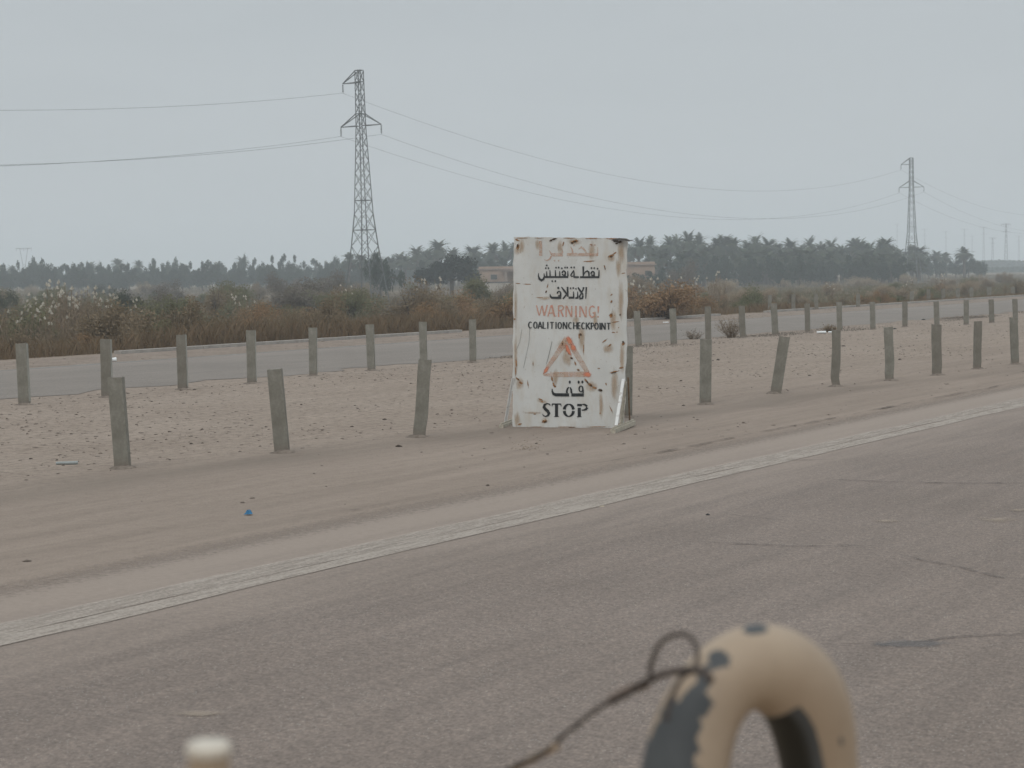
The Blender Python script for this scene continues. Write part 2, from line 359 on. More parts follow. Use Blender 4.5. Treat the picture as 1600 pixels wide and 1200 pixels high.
# gravel and pebbles scattered over the sand: nobody could count them
def pebbles(n, name, mt, tr, srange, size, pw=1.0):
    tq = rng.uniform(tr[0], tr[1], n); sq = rng.uniform(srange[0], srange[1], n)
    x = DR.x*sq+NR.x*tq; y = DR.y*sq+NR.y*tq
    dens = vnoise(x, y, 2.2, 12); dens = dens*np.where(tq < 12.3, .45, 1); keep = (rng.random(n) < dens**2*1.9) & (y > 8) & (np.abs(x) < .3*y+1); x, y = x[keep], y[keep]; n = len(x)
    r = size[0]+(size[1]-size[0])*rng.random(n)**7
    base = np.array([(1, 0, 0), (0, 1, 0), (-1, 0, 0), (0, -1, 0), (0, 0, .8), (0, 0, -.6)])
    fc = np.array([(0, 1, 4), (1, 2, 4), (2, 3, 4), (3, 0, 4), (1, 0, 5), (2, 1, 5), (3, 2, 5), (0, 3, 5)])
    Vv = base[None]*r[:, None, None]*rng.uniform(.6, 1.3, (n, 6, 1)); a = rng.uniform(0, 6.28, n)
    ca, sa = np.cos(a)[:, None], np.sin(a)[:, None]
    xx = Vv[:, :, 0]*ca-Vv[:, :, 1]*sa*.6; yy = Vv[:, :, 0]*sa+Vv[:, :, 1]*ca*.6
    Vv = np.stack([xx+x[:, None], yy+y[:, None], Vv[:, :, 2]*.5+ground_z(x, y)[:, None]+r[:, None]*.1], -1).reshape(-1, 3)
    Ff = (fc[None]+(np.arange(n)*6)[:, None, None]).reshape(-1, 3)
    o = np_mesh(name, Vv, Ff, mt); return o
pebm = foliage('pebble_tones', [(.10, .08, .066), (.19, .155, .13), (.25, .21, .175), (.34, .29, .25), (.14, .115, .095)], 0)
tag(pebbles(85000, 'gravel', pebm, (8.7, 21.2), (2, 95), (.005, .034)), 'loose pebbles and grit strewn over the sandy median', 'gravel', kind='stuff')
tag(pebbles(6000, 'shoulder_grit', pebm, (28.7, 31.2), (8, 110), (.012, .06)), 'coarse grit on the shoulder beyond the far carriageway', 'gravel', kind='stuff')

# ------------------------------------------------------------------ the guard rail posts
pmat, nt, b = mat('weathered_post_steel', .7, .35, 0)
n1 = noise(nt, 5, 6, .62, stretch=(1.3, 1.3, .9)); n2 = noise(nt, 34, 5, .75); oi = nd(nt, 'ObjectInfo')
c = ramp(nt, n1, [(.3, (.155, .145, .118)), (.5, (.215, .204, .172)), (.72, (.30, .288, .25))])
c = mixc(nt, .4, c, ramp(nt, n2, [(.35, (.35, .33, .30)), (.65, (.6, .6, .6))]), 'OVERLAY')
c = mixc(nt, mth(nt, 'MULTIPLY', oi.outputs['Random'], .38), c, (.115, .092, .068))
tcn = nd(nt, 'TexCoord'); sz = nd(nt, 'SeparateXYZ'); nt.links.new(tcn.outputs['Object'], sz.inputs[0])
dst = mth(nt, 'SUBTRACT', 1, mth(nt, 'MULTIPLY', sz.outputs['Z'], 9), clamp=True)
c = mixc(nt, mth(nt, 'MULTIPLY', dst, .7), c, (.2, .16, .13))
nt.links.new(c, b.inputs['Base Color']); bump(nt, b, n2, .25, .004)
flm, nt, b = mat('lit_flange_steel', .6, .4); nt.links.new(ramp(nt, noise(nt, 6, 5), [(.3, (.24, .235, .2)), (.7, (.36, .35, .31))]), b.inputs['Base Color'])
mnd = simple('shadowed_heap_sand', (.18, .148, .122), .95, .1, 0, .35, 14)  # heaped grit, darkened so its colour also paints the contact shadow
def post_mesh(kind, hgt=.9, wd=.15, crump=0.0, seed=0):
    """C section: web to the camera, a flange each side with a short lip; open at the back"""
    crump *= .6; rr = random.Random(seed); dep = .075; th = .006; lip = .022
    prof = [(-wd/2+lip, dep), (-wd/2, dep), (-wd/2, 0), (wd/2, 0), (wd/2, dep), (wd/2-lip, dep)]
    inn = [(-wd/2+lip, dep-th), (-wd/2+th, dep-th), (-wd/2+th, th), (wd/2-th, th), (wd/2-th, dep-th), (wd/2-lip, dep-th)]
    nl = 14; vs = []; fs = []; k = 12
    for i in range(nl+1):
        z = -.15+(hgt+.15)*i/nl; low = math.exp(-max(0, z)/.16)
        for j, (x, y) in enumerate(prof+inn[::-1]):
            ox = crump*low*math.sin(z*19+seed)*.5+crump*.12*math.sin(z*7+seed*2); sq = 1-.35*crump*6*low
            dxe = crump*.25*math.sin(z*11+seed+(x > 0)*1.7)
            top = (rr.random()-.5)*.006 if i == nl else 0
            vs.append((x*sq+ox+dxe*.35, y*(1-crump*3*low)+crump*low*.3*math.sin(z*14), z+top+(x*.06*math.sin(seed*3) if i == nl else 0)))
    for i in range(nl):
        for j in range(k): fs.append((i*k+j, i*k+(j+1) % k, (i+1)*k+(j+1) % k, (i+1)*k+j))
    b = nl*k
    for j in range(5): fs.append((b+j, b+j+1, b+10-j, b+11-j))
    mb = MB(); mb.add(vs, fs); return mb
def mound(seed, r=.16, h=.05):
    rr = random.Random(seed); mb = MB(); vs = [(0, 0, h)]; n = 18
    for ring, (q, hh) in enumerate(((.35, .85), (.7, .4), (1.0, -.02))):
        for i in range(n):
            a = 2*math.pi*i/n; k = r*q*(1+.35*(rr.random()-.5)); vs.append((k*math.cos(a)*1.3, k*math.sin(a)*1.1, h*hh*(.6+.7*rr.random()) if hh > 0 else -.02))
    fs = [(0, 1+i, 1+(i+1) % n) for i in range(n)]
    for q in range(2): fs += [(1+q*n+i, 1+(q+1)*n+i, 1+(q+1)*n+(i+1) % n, 1+q*n+(i+1) % n) for i in range(n)]
    mb.add(vs, fs); return mb
def post(top, bot, wpx, label, group, crump=0.0, yaw=0, seed=0, flange=False):
    B = P(*bot); D = B.y; B.z = gz(B.x, B.y)
    T = PD(top[0], top[1], D); hgt = (T-B).length; wd = wpx*D/FPX
    th = thing('guard_post', B, label, 'post', group)
    d = (T-B).normalized(); M = Matrix.Rotation(R(yaw), 3, 'Z'); q = Vector((0, 0, 1)).rotation_difference(d)
    th.rotation_euler = (q.to_matrix() @ M).to_euler()
    mb = post_mesh(0, hgt, wd*.94, crump, seed); o = mb.build('post_body', [pmat], th)
    if flange:                                              # right flange, set proud of the web; its paler colour paints the light on it
        fb = MB(); fb.box((wd/2*.94+.0055, .034, hgt/2+.02), (.004, .078, hgt-.05)); fb.build('flange', flm, th)
    mo = mound(seed, .5*wd+.04, .03).build('sand_heap', mnd, th, smooth=True); mo.rotation_euler = (0, 0, 0)
    return th
dkm = simple('dark_slot', (.03, .028, .025), .9)
NEARP = [((179, 590), (190, 735), 25, .0, 'leftmost grey steel post of the near row, leaning slightly left'),
 ((428, 577), (440, 708), 24, .0, 'grey steel post tilting left, second from the left in the near row'),
 ((664, 562), (655, 684), 21, .03, 'grey steel post tilting right, just left of the white sign'),
 ((826, 548), (825, 665), 20, .0, None),
 ((981, 541), (980, 650), 17, .0, 'grey steel post half hidden behind the right edge of the white sign'),
 ((1104, 530), (1103, 630), 18, .0, 'upright grey near-row post, first clear of the sign on its right'),
 ((1226, 526), (1212, 617), 18, .0, 'grey post leaning hard right, second right of the sign'),
 ((1307, 516), (1306, 606), 14, .06, 'pale post with buckled foot, third right of the sign in the near row'),
 ((1389, 511), (1391, 595), 14, .04, 'grey post with bent lower edge, fourth right of the sign in the near row'),
 ((1464, 507), (1465, 586), 15, .03, 'dark brownish post, fifth right of the sign in the near row'),
 ((1529, 502), (1528, 577), 12, .03, 'pale grey post, sixth right of the sign in the near row'),
 ((1585, 496), (1587, 569), 12, .03, 'dark grey post of the near row at the right edge')]
for i, (t_, b_, w_, cr_, lb) in enumerate(NEARP):
    if lb is None: continue
    post(t_, b_, w_, lb if 'grey' in lb or 'post' in lb else lb, 'guard posts along the near carriageway', cr_, (i*37 % 17)-8, i+1)
FARP = [((32, 537), (37, 633), 18), ((164, 530), (166, 620), 17), ((282, 523), (285, 609), 15.5), ((391, 516), (393, 599), 14.5), ((488, 512), (489, 589), 13),
 ((577, 507), (580, 580), 13), ((660, 503), (662, 573), 12), ((738, 499), (739, 567), 11.5), ((995, 486), (998, 542), 10), ((1051, 482), (1053, 538), 10),
 ((1106, 479), (1107, 534), 9), ((1159, 478), (1161, 529), 9), ((1209, 474), (1212, 524), 9.5), ((1261, 474), (1262, 520), 8.5), ((1311, 472), (1312, 517), 8.5),
 ((1363, 472), (1364, 514), 8), ((1414, 471), (1414, 512), 8), ((1463, 471), (1464, 510), 8), ((1510, 469), (1510, 508), 7.5), ((1549, 468), (1550, 505), 7.5), ((1586, 467), (1587, 502), 7.5)]
ORD = ['first', 'second', 'third', 'fourth', 'fifth', 'sixth', 'seventh', 'eighth', 'ninth', 'tenth', 'eleventh', 'twelfth', 'thirteenth']
for i, (t_, b_, w_) in enumerate(FARP):
    lb = (f'grey steel post, {ORD[i]} from the left beside the far carriageway' if i < 8 else
          f'grey post beside the far carriageway, {ORD[i-8]} to the right of the sign')
    post(t_, b_, w_, lb, 'guard posts along the far carriageway', .008*(i % 3), (i*53 % 13)-6, 40+i, flange=True)
OUTP = [((1203, 461), (1203, 487)), ((1240, 460), (1240, 485)), ((1275, 459), (1276, 484)), ((1341, 459), (1341, 480)), ((1425, 455), (1425, 472)),
        ((1451, 452), (1451, 470)), ((1474, 451), (1474, 468)), ((1497, 450), (1497, 467)), ((1518, 449), (1518, 466)), ((1546, 449), (1546, 464)), ((1583, 448), (1583, 462))]
for i, (t_, b_) in enumerate(OUTP):
    post(t_, b_, 6, f'thin post on the verge past the far carriageway, {ORD[i]} from left', 'outer verge posts', .01, i*5 % 9, 80+i)

# ------------------------------------------------------------------ the checkpoint sign
SB = P(801, 668); SA = R(12); SU = Vector((math.cos(SA), -math.sin(SA), 0)); SN = Vector((-math.sin(SA), -math.cos(SA), 0))
def SP(px, py, off=0.0):
    r = ray(px, py); o = Vector((0, 0, H)); t = (SB-o).dot(SN)/r.dot(SN); p = o+r*t
    u = (p-SB).dot(SU); v = p.z
    d = .006*math.sin(u*9+v*2.1)*math.sin(v*3.3+u)+.003*math.sin(u*23+v*1.2)
    return p+SN*(off+d)
sign = wthing('checkpoint_sign', SB, 'tall rusty white metal sign with faded Arabic and English checkpoint lettering', 'sign')
whm, nt, b = mat('chalky_white_paint', .62, .3)
n1 = noise(nt, 2.2, 6, .65); n2 = noise(nt, 3.0, 6, .7, stretch=(2.6, 2.6, .8)); n3 = noise(nt, 40, 4, .6)
c = ramp(nt, n1, [(.3, (.53, .525, .50)), (.7, (.63, .625, .60))])
c = mixc(nt, ramp(nt, n2, [(.48, (0, 0, 0)), (.8, (.5, .5, .5))]), c, (.44, .34, .22))
c = mixc(nt, ramp(nt, n3, [(.66, (0, 0, 0)), (.74, (.8, .8, .8))]), c, (.22, .13, .07))
nt.links.new(c, b.inputs['Base Color']); bump(nt, b, n2, .12, .01)
def decal(name, cols, thr, sc=24, amax=1.0, soft=.12, stretch=None):
    mt, nt, b = mat(name, .85, .15); a = nd(nt, 'Attribute', attribute_name='fall')
    n = noise(nt, sc, 6, .75, stretch=stretch); n2 = noise(nt, sc*.8+7, 5, .6)
    nt.links.new(ramp(nt, n2, [(.3, cols[0]), (.7, cols[1])]), b.inputs['Base Color'])
    v = mth(nt, 'ADD', a.outputs['Fac'], mth(nt, 'MULTIPLY', mth(nt, 'SUBTRACT', n, .5), 1.5))
    nt.links.new(mth(nt, 'MULTIPLY', ramp(nt, v, [(thr-soft, (0, 0, 0)), (thr+soft, (1, 1, 1))]), amax), b.inputs['Alpha']); return mt
rust = decal('rust', ((.16, .07, .025), (.42, .21, .08)), .44, 45, .9, .2)
rustd = decal('deep_rust', ((.02, .016, .012), (.10, .055, .03)), .41, 50, .95, .16)
stain = decal('rust_stain', ((.42, .25, .12), (.48, .33, .19)), .40, 10, .45, .35, (3, 3, .6))
edge = simple('rusty_edge', (.11, .06, .035), .9, .1, 0, .5, 20)
# the panel: a folded sheet over a frame
G = 40; top_n = lambda i: .8*math.sin(i*1.9)+.5*math.sin(i*4.3)
pn = MB(); C4 = ((802.5, 370), (979.5, 372.5), (801, 668.5), (974, 671))
def pix(a, b_):
    tl, tr, bl, br = C4; x = (tl[0]*(1-a)+tr[0]*a)*(1-b_)+(bl[0]*(1-a)+br[0]*a)*b_; y = (tl[1]*(1-a)+tr[1]*a)*(1-b_)+(bl[1]*(1-a)+br[1]*a)*b_
    if a == 0: x += .5*math.sin(b_*31)+.4*math.sin(b_*77)
    if a == 1: x += .7*math.sin(b_*23+1)+.5*math.sin(b_*61)+(2.2*math.sin(b_*3.14))
    if b_ == 0: y += .25*math.sin(a*37)+.3*math.sin(a*90)
    if b_ == 1: y += .5*math.sin(a*21)
    return x, y
vs = []; T_ = .035
for j in range(G+1):
    for i in range(G+1): vs.append(SP(*pix(i/G, j/G)))
nf = (G+1)**2
for j in range(G+1):
    for i in range(G+1): vs.append(SP(*pix(i/G, j/G))-SN*T_)
fs = [(j*(G+1)+i, (j+1)*(G+1)+i, (j+1)*(G+1)+i+1, j*(G+1)+i+1) for j in range(G) for i in range(G)]
fs += [(nf+j*(G+1)+i, nf+j*(G+1)+i+1, nf+(j+1)*(G+1)+i+1, nf+(j+1)*(G+1)+i) for j in range(G) for i in range(G)]
pn.add(vs, fs)
pn.m = 1
ed = [(i, i+1) for i in range(G)] + [(G*(G+1)+i+1, G*(G+1)+i) for i in range(G)]
ed += [((j+1)*(G+1), j*(G+1)) for j in range(G)] + [(j*(G+1)+G, (j+1)*(G+1)+G) for j in range(G)]
pn.f += [(a, b_, b_+nf, a+nf) for a, b_ in ed]; pn.mi += [1]*G + [1]*G + [0]*(2*G)
pn.m = 0
panel = pn.build('panel', [whm, edge], sign); 
# rust spots, tears and stains lying on the panel
def spots(name, mt, lst, off, parent, RS=.82):
    k = MB()
    for idx, (px, py, rx, ry, an) in enumerate(lst):
        o_ = off+idx*.00006; vs = [SP(px, py, o_)]; a = [1.0]; n = 14; ca, sa = math.cos(R(an)), math.sin(R(an)); rx = rx*RS+.35; ry = ry*RS+.35
        for ring, q in ((.5, .55), (1.0, 0)):
            for i in range(n):
                t = 2*math.pi*i/n; x = rx*ring*1.25*math.cos(t); y = ry*ring*1.25*math.sin(t)
                X_, Y_ = px+x*ca+y*sa, py-x*sa+y*ca; X_ = min(max(X_, 803), 978); Y_ = min(max(Y_, 371.5), 667.5)
                vs.append(SP(X_, Y_, o_)); a.append(q)
        fs = [(0, 1+i, 1+(i+1) % n) for i in range(n)]+[(1+i, 1+n+i, 1+n+(i+1) % n, 1+(i+1) % n) for i in range(n)]
        k.add(vs, fs, a)
    return k.build(name, mt, parent)
spots('rust_stain', stain, [(909, 528, 6, 26, 0), (939, 632, 3.5, 24, 0), (958, 500, 5, 18, 0), (812, 600, 7, 10, 0), (960, 600, 6, 30, 0), (966, 418, 5, 16, 0), (955, 404, 7, 6, 0),
  (897, 378, 12, 5, 0), (880, 540, 10, 12, 0), (868, 590, 5, 16, 0), (808, 655, 5, 12, 0), (900, 500, 6, 8, 0), (950, 545, 9, 8, 0), (972, 640, 5, 22, 0), (846, 627, 9, 3, -15), (925, 604, 10, 9, -30),
  (815, 384, 5, 12, 0), (840, 382, 4, 10, 0), (875, 386, 5, 14, 0), (925, 392, 6, 16, 0), (970, 395, 6, 20, 0), (970, 470, 5, 35, 0), (972, 560, 4, 30, 0), (806, 480, 3, 40, 0), (885, 560, 8, 14, 20), (930, 500, 4, 18, 0), (852, 466, 9, 3, 5), (808, 392, 6, 8, 0), (806, 560, 3, 40, 0), (834, 645, 18, 1.5, 0), (852, 657, 7, 5, 0)], .0012, sign)
spots('rust_scar', rust, [(809, 386, 3, 7, -15), (808, 375, 5, 1.5, -20), (898, 377, 8, 2.5, 15), (880, 381, 1.2, 5, -15), (924, 382.5, 3.5, 1, -20), (955, 400, 7, 2.5, 18), (960, 396, 5, 1.2, 35), (920, 408.3, 13, 1.0, 3),
  (945, 417.5, 1, 6, 15), (855.5, 447, .8, 4.5, -15), (853.3, 455.6, 1.3, 3.2, -25), (824, 444, 9, .6, -2), (810, 443, 7, .5, -3), (955.5, 460.6, 3, 1, 40), (955.4, 471.5, 2, 3, -20), (954.6, 493, 3.5, 5, -20), (962, 503, 8, .8, 8), (974, 427, 4, .7, 10),
  (804, 498.8, 2.5, 1.8, 0), (843, 465, 8, .6, 0), (958.5, 519.5, 4, 1, -5), (945, 532.5, 7, 1, 38), (953, 539.5, 4.5, 1.3, 35), (974, 537, 3, 4, -30), (964, 519, 1, 1, 0), (966.5, 512, .8, .8, 0),
  (879, 537, 2.5, 5, -8), (886.5, 546, 2, 4, -30), (893, 559.5, 3.2, 2, -20), (903.7, 578, 3, 1.8, -25), (889, 552, 1.5, 3, 20), (899, 568, 1.5, 5, 20), (960, 581, 11, 1.3, 12), (971, 574.5, 4.5, 1.6, 15),
  (807, 567, 1, 9, 3), (809, 592, 5, 1.5, -40), (814, 598, 4, 1.6, -30), (862.5, 592, 1.8, 6, 15), (865, 601, 1.8, 5, 20), (867.3, 603.5, 2, 2.5, 0), (916, 595, 2, 6, 38), (922, 601, 4, 2.5, -40), (929, 606, 5, 2, -20), (844.5, 624, 5.5, 1.3, -22), (847, 627.5, 3, 1, -30),
  (850.5, 658.5, 6, 2.8, 8), (835.5, 647, 3, .8, 5), (937.7, 645.7, 1, 1.2, 0), (955, 640, .7, 9, 25), (806, 580, .8, 10, 0), (936, 575.5, 3, .7, 0), (825, 600, .8, 8, 8), (833, 568, .7, 5, 0), (905, 525, 1.2, 5, 0), (912, 545, .8, 12, 0), (947, 600, 1.2, 2.5, 20),
  (815, 371.8, 14, .9, 0), (842, 371.8, 10, .8, 0), (890, 371.9, 14, 1, 0), (925, 372.4, 16, .9, 0), (958, 373.0, 18, 1.2, -1), (838, 667, 14, .9, 0), (885, 667.2, 20, 1.0, 0), (935, 667.3, 24, 1.2, 0), (965, 664, 6, 3.5, 20), (812, 663, 5, 1.5, 20)], .0025, sign)
spots('torn_hole', rustd, [(866, 373.5, 6.5, 1.8, 18), (861, 376, 3, 1.6, 18), (898, 377.5, 3.5, 1.5, 10), (894, 379.5, 2, 1.6, 0), (962, 376, 8, 3, -3), (969, 378, 4, 2, 10), (964, 380, 3, 1.5, 30), (907.5, 522.7, 2.6, 2.4, -30), (969, 492, .9, 2.3, -10),
  (938, 609.5, 4.5, 2.8, -10), (924, 602.5, 3, 1.3, -40), (918, 597, 1.2, 3, 38), (955, 400.5, 2.5, 1.5, 10), (973.5, 534, 1.8, 2, 0), (893.2, 559.8, 1.8, 1.2, 0), (959, 582.4, 6, .7, 12), (808.6, 384, 1.4, 3, 0), (853.2, 456, .8, 1.8, -25), (945.7, 419.5, .6, 2.6, 15),
  (852, 659, 2.5, 1.4, 0), (903.7, 578, 1.4, 1, 0), (879, 537.5, 1.0, 1.6, 0), (810.5, 592, 1.6, .8, -40), (894, 669, 12, 1, 0)], .0085, sign)
# the loose strip of torn sheet curling off the top right corner
cs = MB(); pth = [(958, 374.5), (968, 373.5), (978, 374.2), (985, 376.2), (993.5, 374.8)]; wd_ = [2.5, 3.5, 3.2, 2.5, .6]
A_ = [SP(x, y-wd_[i]*.45, .006+.012*i) for i, (x, y) in enumerate(pth)]; B_ = [SP(x, y+wd_[i]*.6, .03+.03*i) for i, (x, y) in enumerate(pth)]
vs = A_+B_+[a-SN*.004 for a in A_]+[b_-SN*.004 for b_ in B_]; n = len(pth)
fs = []
for i in range(n-1): fs += [(i, n+i, n+i+1, i+1), (2*n+i, 2*n+i+1, 3*n+i+1, 3*n+i), (i, i+1, 2*n+i+1, 2*n+i), (n+i, 3*n+i, 3*n+i+1, n+i+1)]
cs.add(vs, fs); cs.build('torn_flap', simple('blackened_steel', (.04, .032, .026), .8, .3, 0, .4, 30), sign, label='blackened strip of sheet curling off the top right corner')
# frame feet and braces
legm, nt, b = mat('white_brace_paint', .55, .35)
c = mixc(nt, ramp(nt, noise(nt, 14, 6, .75), [(.55, (0, 0, 0)), (.66, (1, 1, 1))]), (.62, .61, .585), (.17, .09, .045)); nt.links.new(c, b.inputs['Base Color'])
dirty = simple('dirty_cream_steel', (.40, .36, .29), .7, .3, 0, .3, 20)
def brace(a, b_, w, mt, name='brace', l2=.5):
    k = MB(); k.bar(a, b_, w, w*.25); d = (Vector(b_)-Vector(a)).normalized()
    k.bar(Vector(a)-SN*w*.45+SU*w*.42, Vector(b_)-SN*w*.45+SU*w*.42, w*.16, w*.9); return k.build(name, mt, sign)
FL = P(789.5, 667.5); FR = P(961, 675)
brace(SP(801.7, 590, .02), FL+Vector((0, 0, .07)), .026, legm)
brace(SP(974.5, 592, .03), FR+Vector((.015, .04, .07)), .034, legm)
bR = SP(974, 671, -.02)
brace(SP(980.5, 590, -.04), P(984, 666)+Vector((0, 0, .04)), .018, simple('rusted_bar', (.17, .115, .07), .8, .2, 0, .4, 30))
brace(SP(976, 596, .01), SP(969.5, 671, .05)+Vector((0, 0, .02)), .03, dirty, 'upright')
brace(SP(802, 592, -.04), SP(806, 664, -.42)+Vector((0, 0, -.02)), .024, dirty)
for a, b_ in ((P(957.5, 677)+Vector((0, 0, .02)), P(990, 664.8)+Vector((0, 0, .03))), (P(783, 670)+Vector((0, 0, .02)), P(806, 660.5)+Vector((0, 0, .02)))):
    k = MB(); k.bar(a, b_, .05, .05); k.bar(a+SN*.004+Vector((0, 0, .03)), b_+Vector((0, 0, .03)), .012, .03); k.build('foot_rail', dirty, sign)
ms_ = mound(77, .22, .06).build('sand_heap', mnd, sign, smooth=True); ms_.location = FL-SB+Vector((-.05, .02, 0))

# --- lettering: painted strokes
class Paint(MB):
    def __init__(s, off=.004): super().__init__(); s.o = off
    def stroke(s, pts, w):
        w = list(w) if hasattr(w, '__len__') else [w]*len(pts); s.o += .00004; vs = []; P2, W2 = [], []
        for i in range(len(pts)-1):
            m_ = max(1, int(math.hypot(pts[i+1][0]-pts[i][0], pts[i+1][1]-pts[i][1])/2.5))
            for q in range(m_):
                f = q/m_; P2.append((pts[i][0]*(1-f)+pts[i+1][0]*f, pts[i][1]*(1-f)+pts[i+1][1]*f)); W2.append(w[i]*(1-f)+w[i+1]*f)
        P2.append(pts[-1]); W2.append(w[-1]); pts, w = P2, W2; k = len(pts)
        for i, (x, y) in enumerate(pts):
            a = pts[max(i-1, 0)]; b = pts[min(i+1, k-1)]; dx, dy = b[0]-a[0], b[1]-a[1]; l = math.hypot(dx, dy) or 1
            nx, ny = -dy/l, dx/l; q = w[i]/2
            if 0 < i < k-1:
                ax, ay = x-a[0], y-a[1]; la = math.hypot(ax, ay) or 1; q /= max(.55, abs((-ay/la)*nx+(ax/la)*ny))
            vs += [SP(x+nx*q, y+ny*q, s.o), SP(x-nx*q, y-ny*q, s.o)]
        s.add(vs, [(2*i, 2*i+1, 2*i+3, 2*i+2) for i in range(k-1)], [1.0]*len(vs)); return s
    def poly(s, pts): s.o += .00004; s.add([SP(x, y, s.o) for x, y in pts], [tuple(range(len(pts)))], [1.0]*len(pts)); return s
    def dot(s, x, y, r=1.2, ry=None):
        ry = ry or r; return s.poly([(x+r*math.cos(R(a)), y+ry*math.sin(R(a))) for a in range(0, 360, 40)])
    def arc(s, cx, cy, rx, ry, a0, a1, w0, w1=None, n=14):
        pts = []; ws = []
        for i in range(n+1):
            a = R(a0+(a1-a0)*i/n); pts.append((cx+rx*math.cos(a), cy+ry*math.sin(a))); c = abs(math.cos(a)); ws.append(w0*c+(w1 if w1 is not None else w0)*(1-c))
        return s.stroke(pts, ws)
def paintmat(name, c0, c1, thr, sc=30, soft=.1, amax=1.0):
    mt, nt, b = mat(name, .7, .25); n = noise(nt, sc, 6, .75); n2 = noise(nt, 12, 4, .6)
    nt.links.new(ramp(nt, n2, [(.35, c0), (.65, c1)]), b.inputs['Base Color'])
    nt.links.new(mth(nt, 'MULTIPLY', ramp(nt, n, [(thr-soft, (0, 0, 0)), (thr+soft, (1, 1, 1))]), amax), b.inputs['Alpha']); return mt
blk = paintmat('stencil_black', (.018, .020, .022), (.035, .036, .036), .22, 40)
blk2 = paintmat('stencil_black_text', (.03, .033, .036), (.06, .062, .062), .24, 40)
redf = paintmat('faded_red', (.64, .27, .19), (.56, .33, .24), .38, 20, .2, .85)
redp = paintmat('pale_red', (.56, .37, .25), (.60, .35, .25), .43, 14, .25, .66)
redb = decal('bright_red', ((.70, .20, .11), (.66, .27, .16)), .40, 16, .85, .3)
# faded heading (top line of Arabic)
p = Paint(.0045)
p.stroke([(844.6, 376.3), (844.9, 399.6)], 5); p.stroke([(878.2, 388), (879, 395.5)], [1.2, 2.6]); p.stroke([(879.6, 398), (861, 398)], 5.2)
p.stroke([(858.3, 391), (861.5, 397)], [1, 2.6]); p.stroke([(861.6, 400), (859.5, 404.5), (855, 406.8), (850, 405.8)], [2.6, 2.6, 2, .8])
p.dot(866.8, 407.2, 1.4); p.dot(873, 407.2, 1.4)
p.stroke([(885.5, 397.8), (934.8, 397.8)], 4.8); p.stroke([(891.5, 385.5), (894, 390), (895, 396)], [1, 2.2, 3]); p.stroke([(903.9, 389.5), (908, 386.3), (911, 388), (914, 391.5), (917, 396.5)], [1.2, 2.6, 3, 2.8, 2])
p.stroke([(934.2, 386.5), (934, 396.5)], [1, 2.6]); p.dot(924, 382.6, 1.5); p.dot(929.7, 383, 1.5); p.dot(897, 383.5, 1.5)
p.build('lettering', redp, sign, label='top line of faded pink Arabic lettering')
# black Arabic, two lines
p = Paint(.0045)
p.stroke([(841.5, 426.5), (841.3, 431), (843, 436), (846.2, 438), (849.2, 436), (850.6, 432.5), (850, 427)], [.8, 2, 3.2, 3.4, 3, 2.6, 1])
p.stroke([(851, 432.8), (887.8, 432.8)], 3)
for x, yt in ((854.2, 423.8), (859.4, 422), (868, 422), (874.6, 423.5), (887.2, 423)): p.stroke([(x, yt), (x+.2, 431.6)], [1.2, 2.3])
p.arc(881, 426.7, 2.4, 3.4, -180, 160, 2.4, 1.8); p.stroke([(883.2, 427.5), (883, 431.6)], 2.2)
for x, y in ((869, 418.2), (873.1, 418), (878, 419.2), (882.9, 418), (886.3, 418), (892.6, 417.8), (897.2, 417.8), (852.9, 419), (857, 419), (854.4, 414.6), (863, 439.3), (867.9, 439.2), (924.1, 418.8), (928.6, 418.8), (933.9, 419.8)): p.dot(x, y, 1.35, 1.5)
p.stroke([(896.6, 422), (894, 426.4), (891.8, 430), (893.2, 432), (896, 431.2)], [1.2, 2.0, 1.8, 1.4, 1.6]); p.stroke([(896.8, 422.6), (897.2, 431.4)], [1.2, 2.4]); p.stroke([(896, 432.8), (904.6, 433)], 2.8)
p.stroke([(911.4, 416.2), (911.4, 431.4)], [3, 1.8]); p.stroke([(906.4, 433), (936.6, 433)], 3)
p.stroke([(911.8, 429.8), (914.5, 425), (917.6, 423.2), (920, 425.5), (920.4, 431.3)], [1.4, 1.8, 2.2, 2.6, 2.4])
p.arc(926.2, 427.3, 2.4, 3.2, -190, 150, 2.4, 1.8); p.stroke([(928.3, 428), (928.4, 431.6)], 2.2); p.stroke([(936.2, 422), (935.9, 431.8)], [1.2, 2.6])
p.stroke([(916.2, 448.4), (915.4, 466.6)], [2.4, 1.4])
p.stroke([(912.2, 448.6), (911, 453), (908.7, 457.6), (905.8, 463), (906.8, 466.6), (910.2, 466), (911.2, 461.5)], [2.6, 2, 1.8, 2.2, 2.6, 2.6, 2.2]); p.stroke([(903.2, 449), (907, 454.5), (911.2, 460.6)], [2.2, 3, 2.6])
p.stroke([(902.8, 455.5), (903, 465), (899, 466)], [1.2, 2.6, 2.6]); p.stroke([(901.2, 450), (899.4, 451.4), (901, 452.4)], 1.1)
p.stroke([(896.2, 455.5), (896.5, 463.6)], [1.2, 2.4]); p.stroke([(897.6, 465), (888.4, 465)], 3.2); p.dot(891.5, 450.3, 1.4); p.dot(895.8, 450, 1.4)
p.stroke([(886.8, 448.2), (887.2, 463.4)], [2.8, 2.2]); p.stroke([(877.3, 448.3), (881.5, 454), (885.8, 459.6)], [1.6, 3, 2.6]); p.stroke([(885, 460.2), (882.5, 463.5), (879.5, 467)], [2.4, 2.4, 1.8])
p.dot(872.4, 449.8, 1.7, 2); p.arc(873.6, 458.8, 2.6, 3.6, -180, 120, 2.4, 1.6); p.stroke([(876.3, 459), (876, 463.5)], 2.2)
p.stroke([(859.4, 459.5), (860, 463), (862.5, 465.2), (877, 465.2)], [1.2, 2.6, 3.4, 3.4])
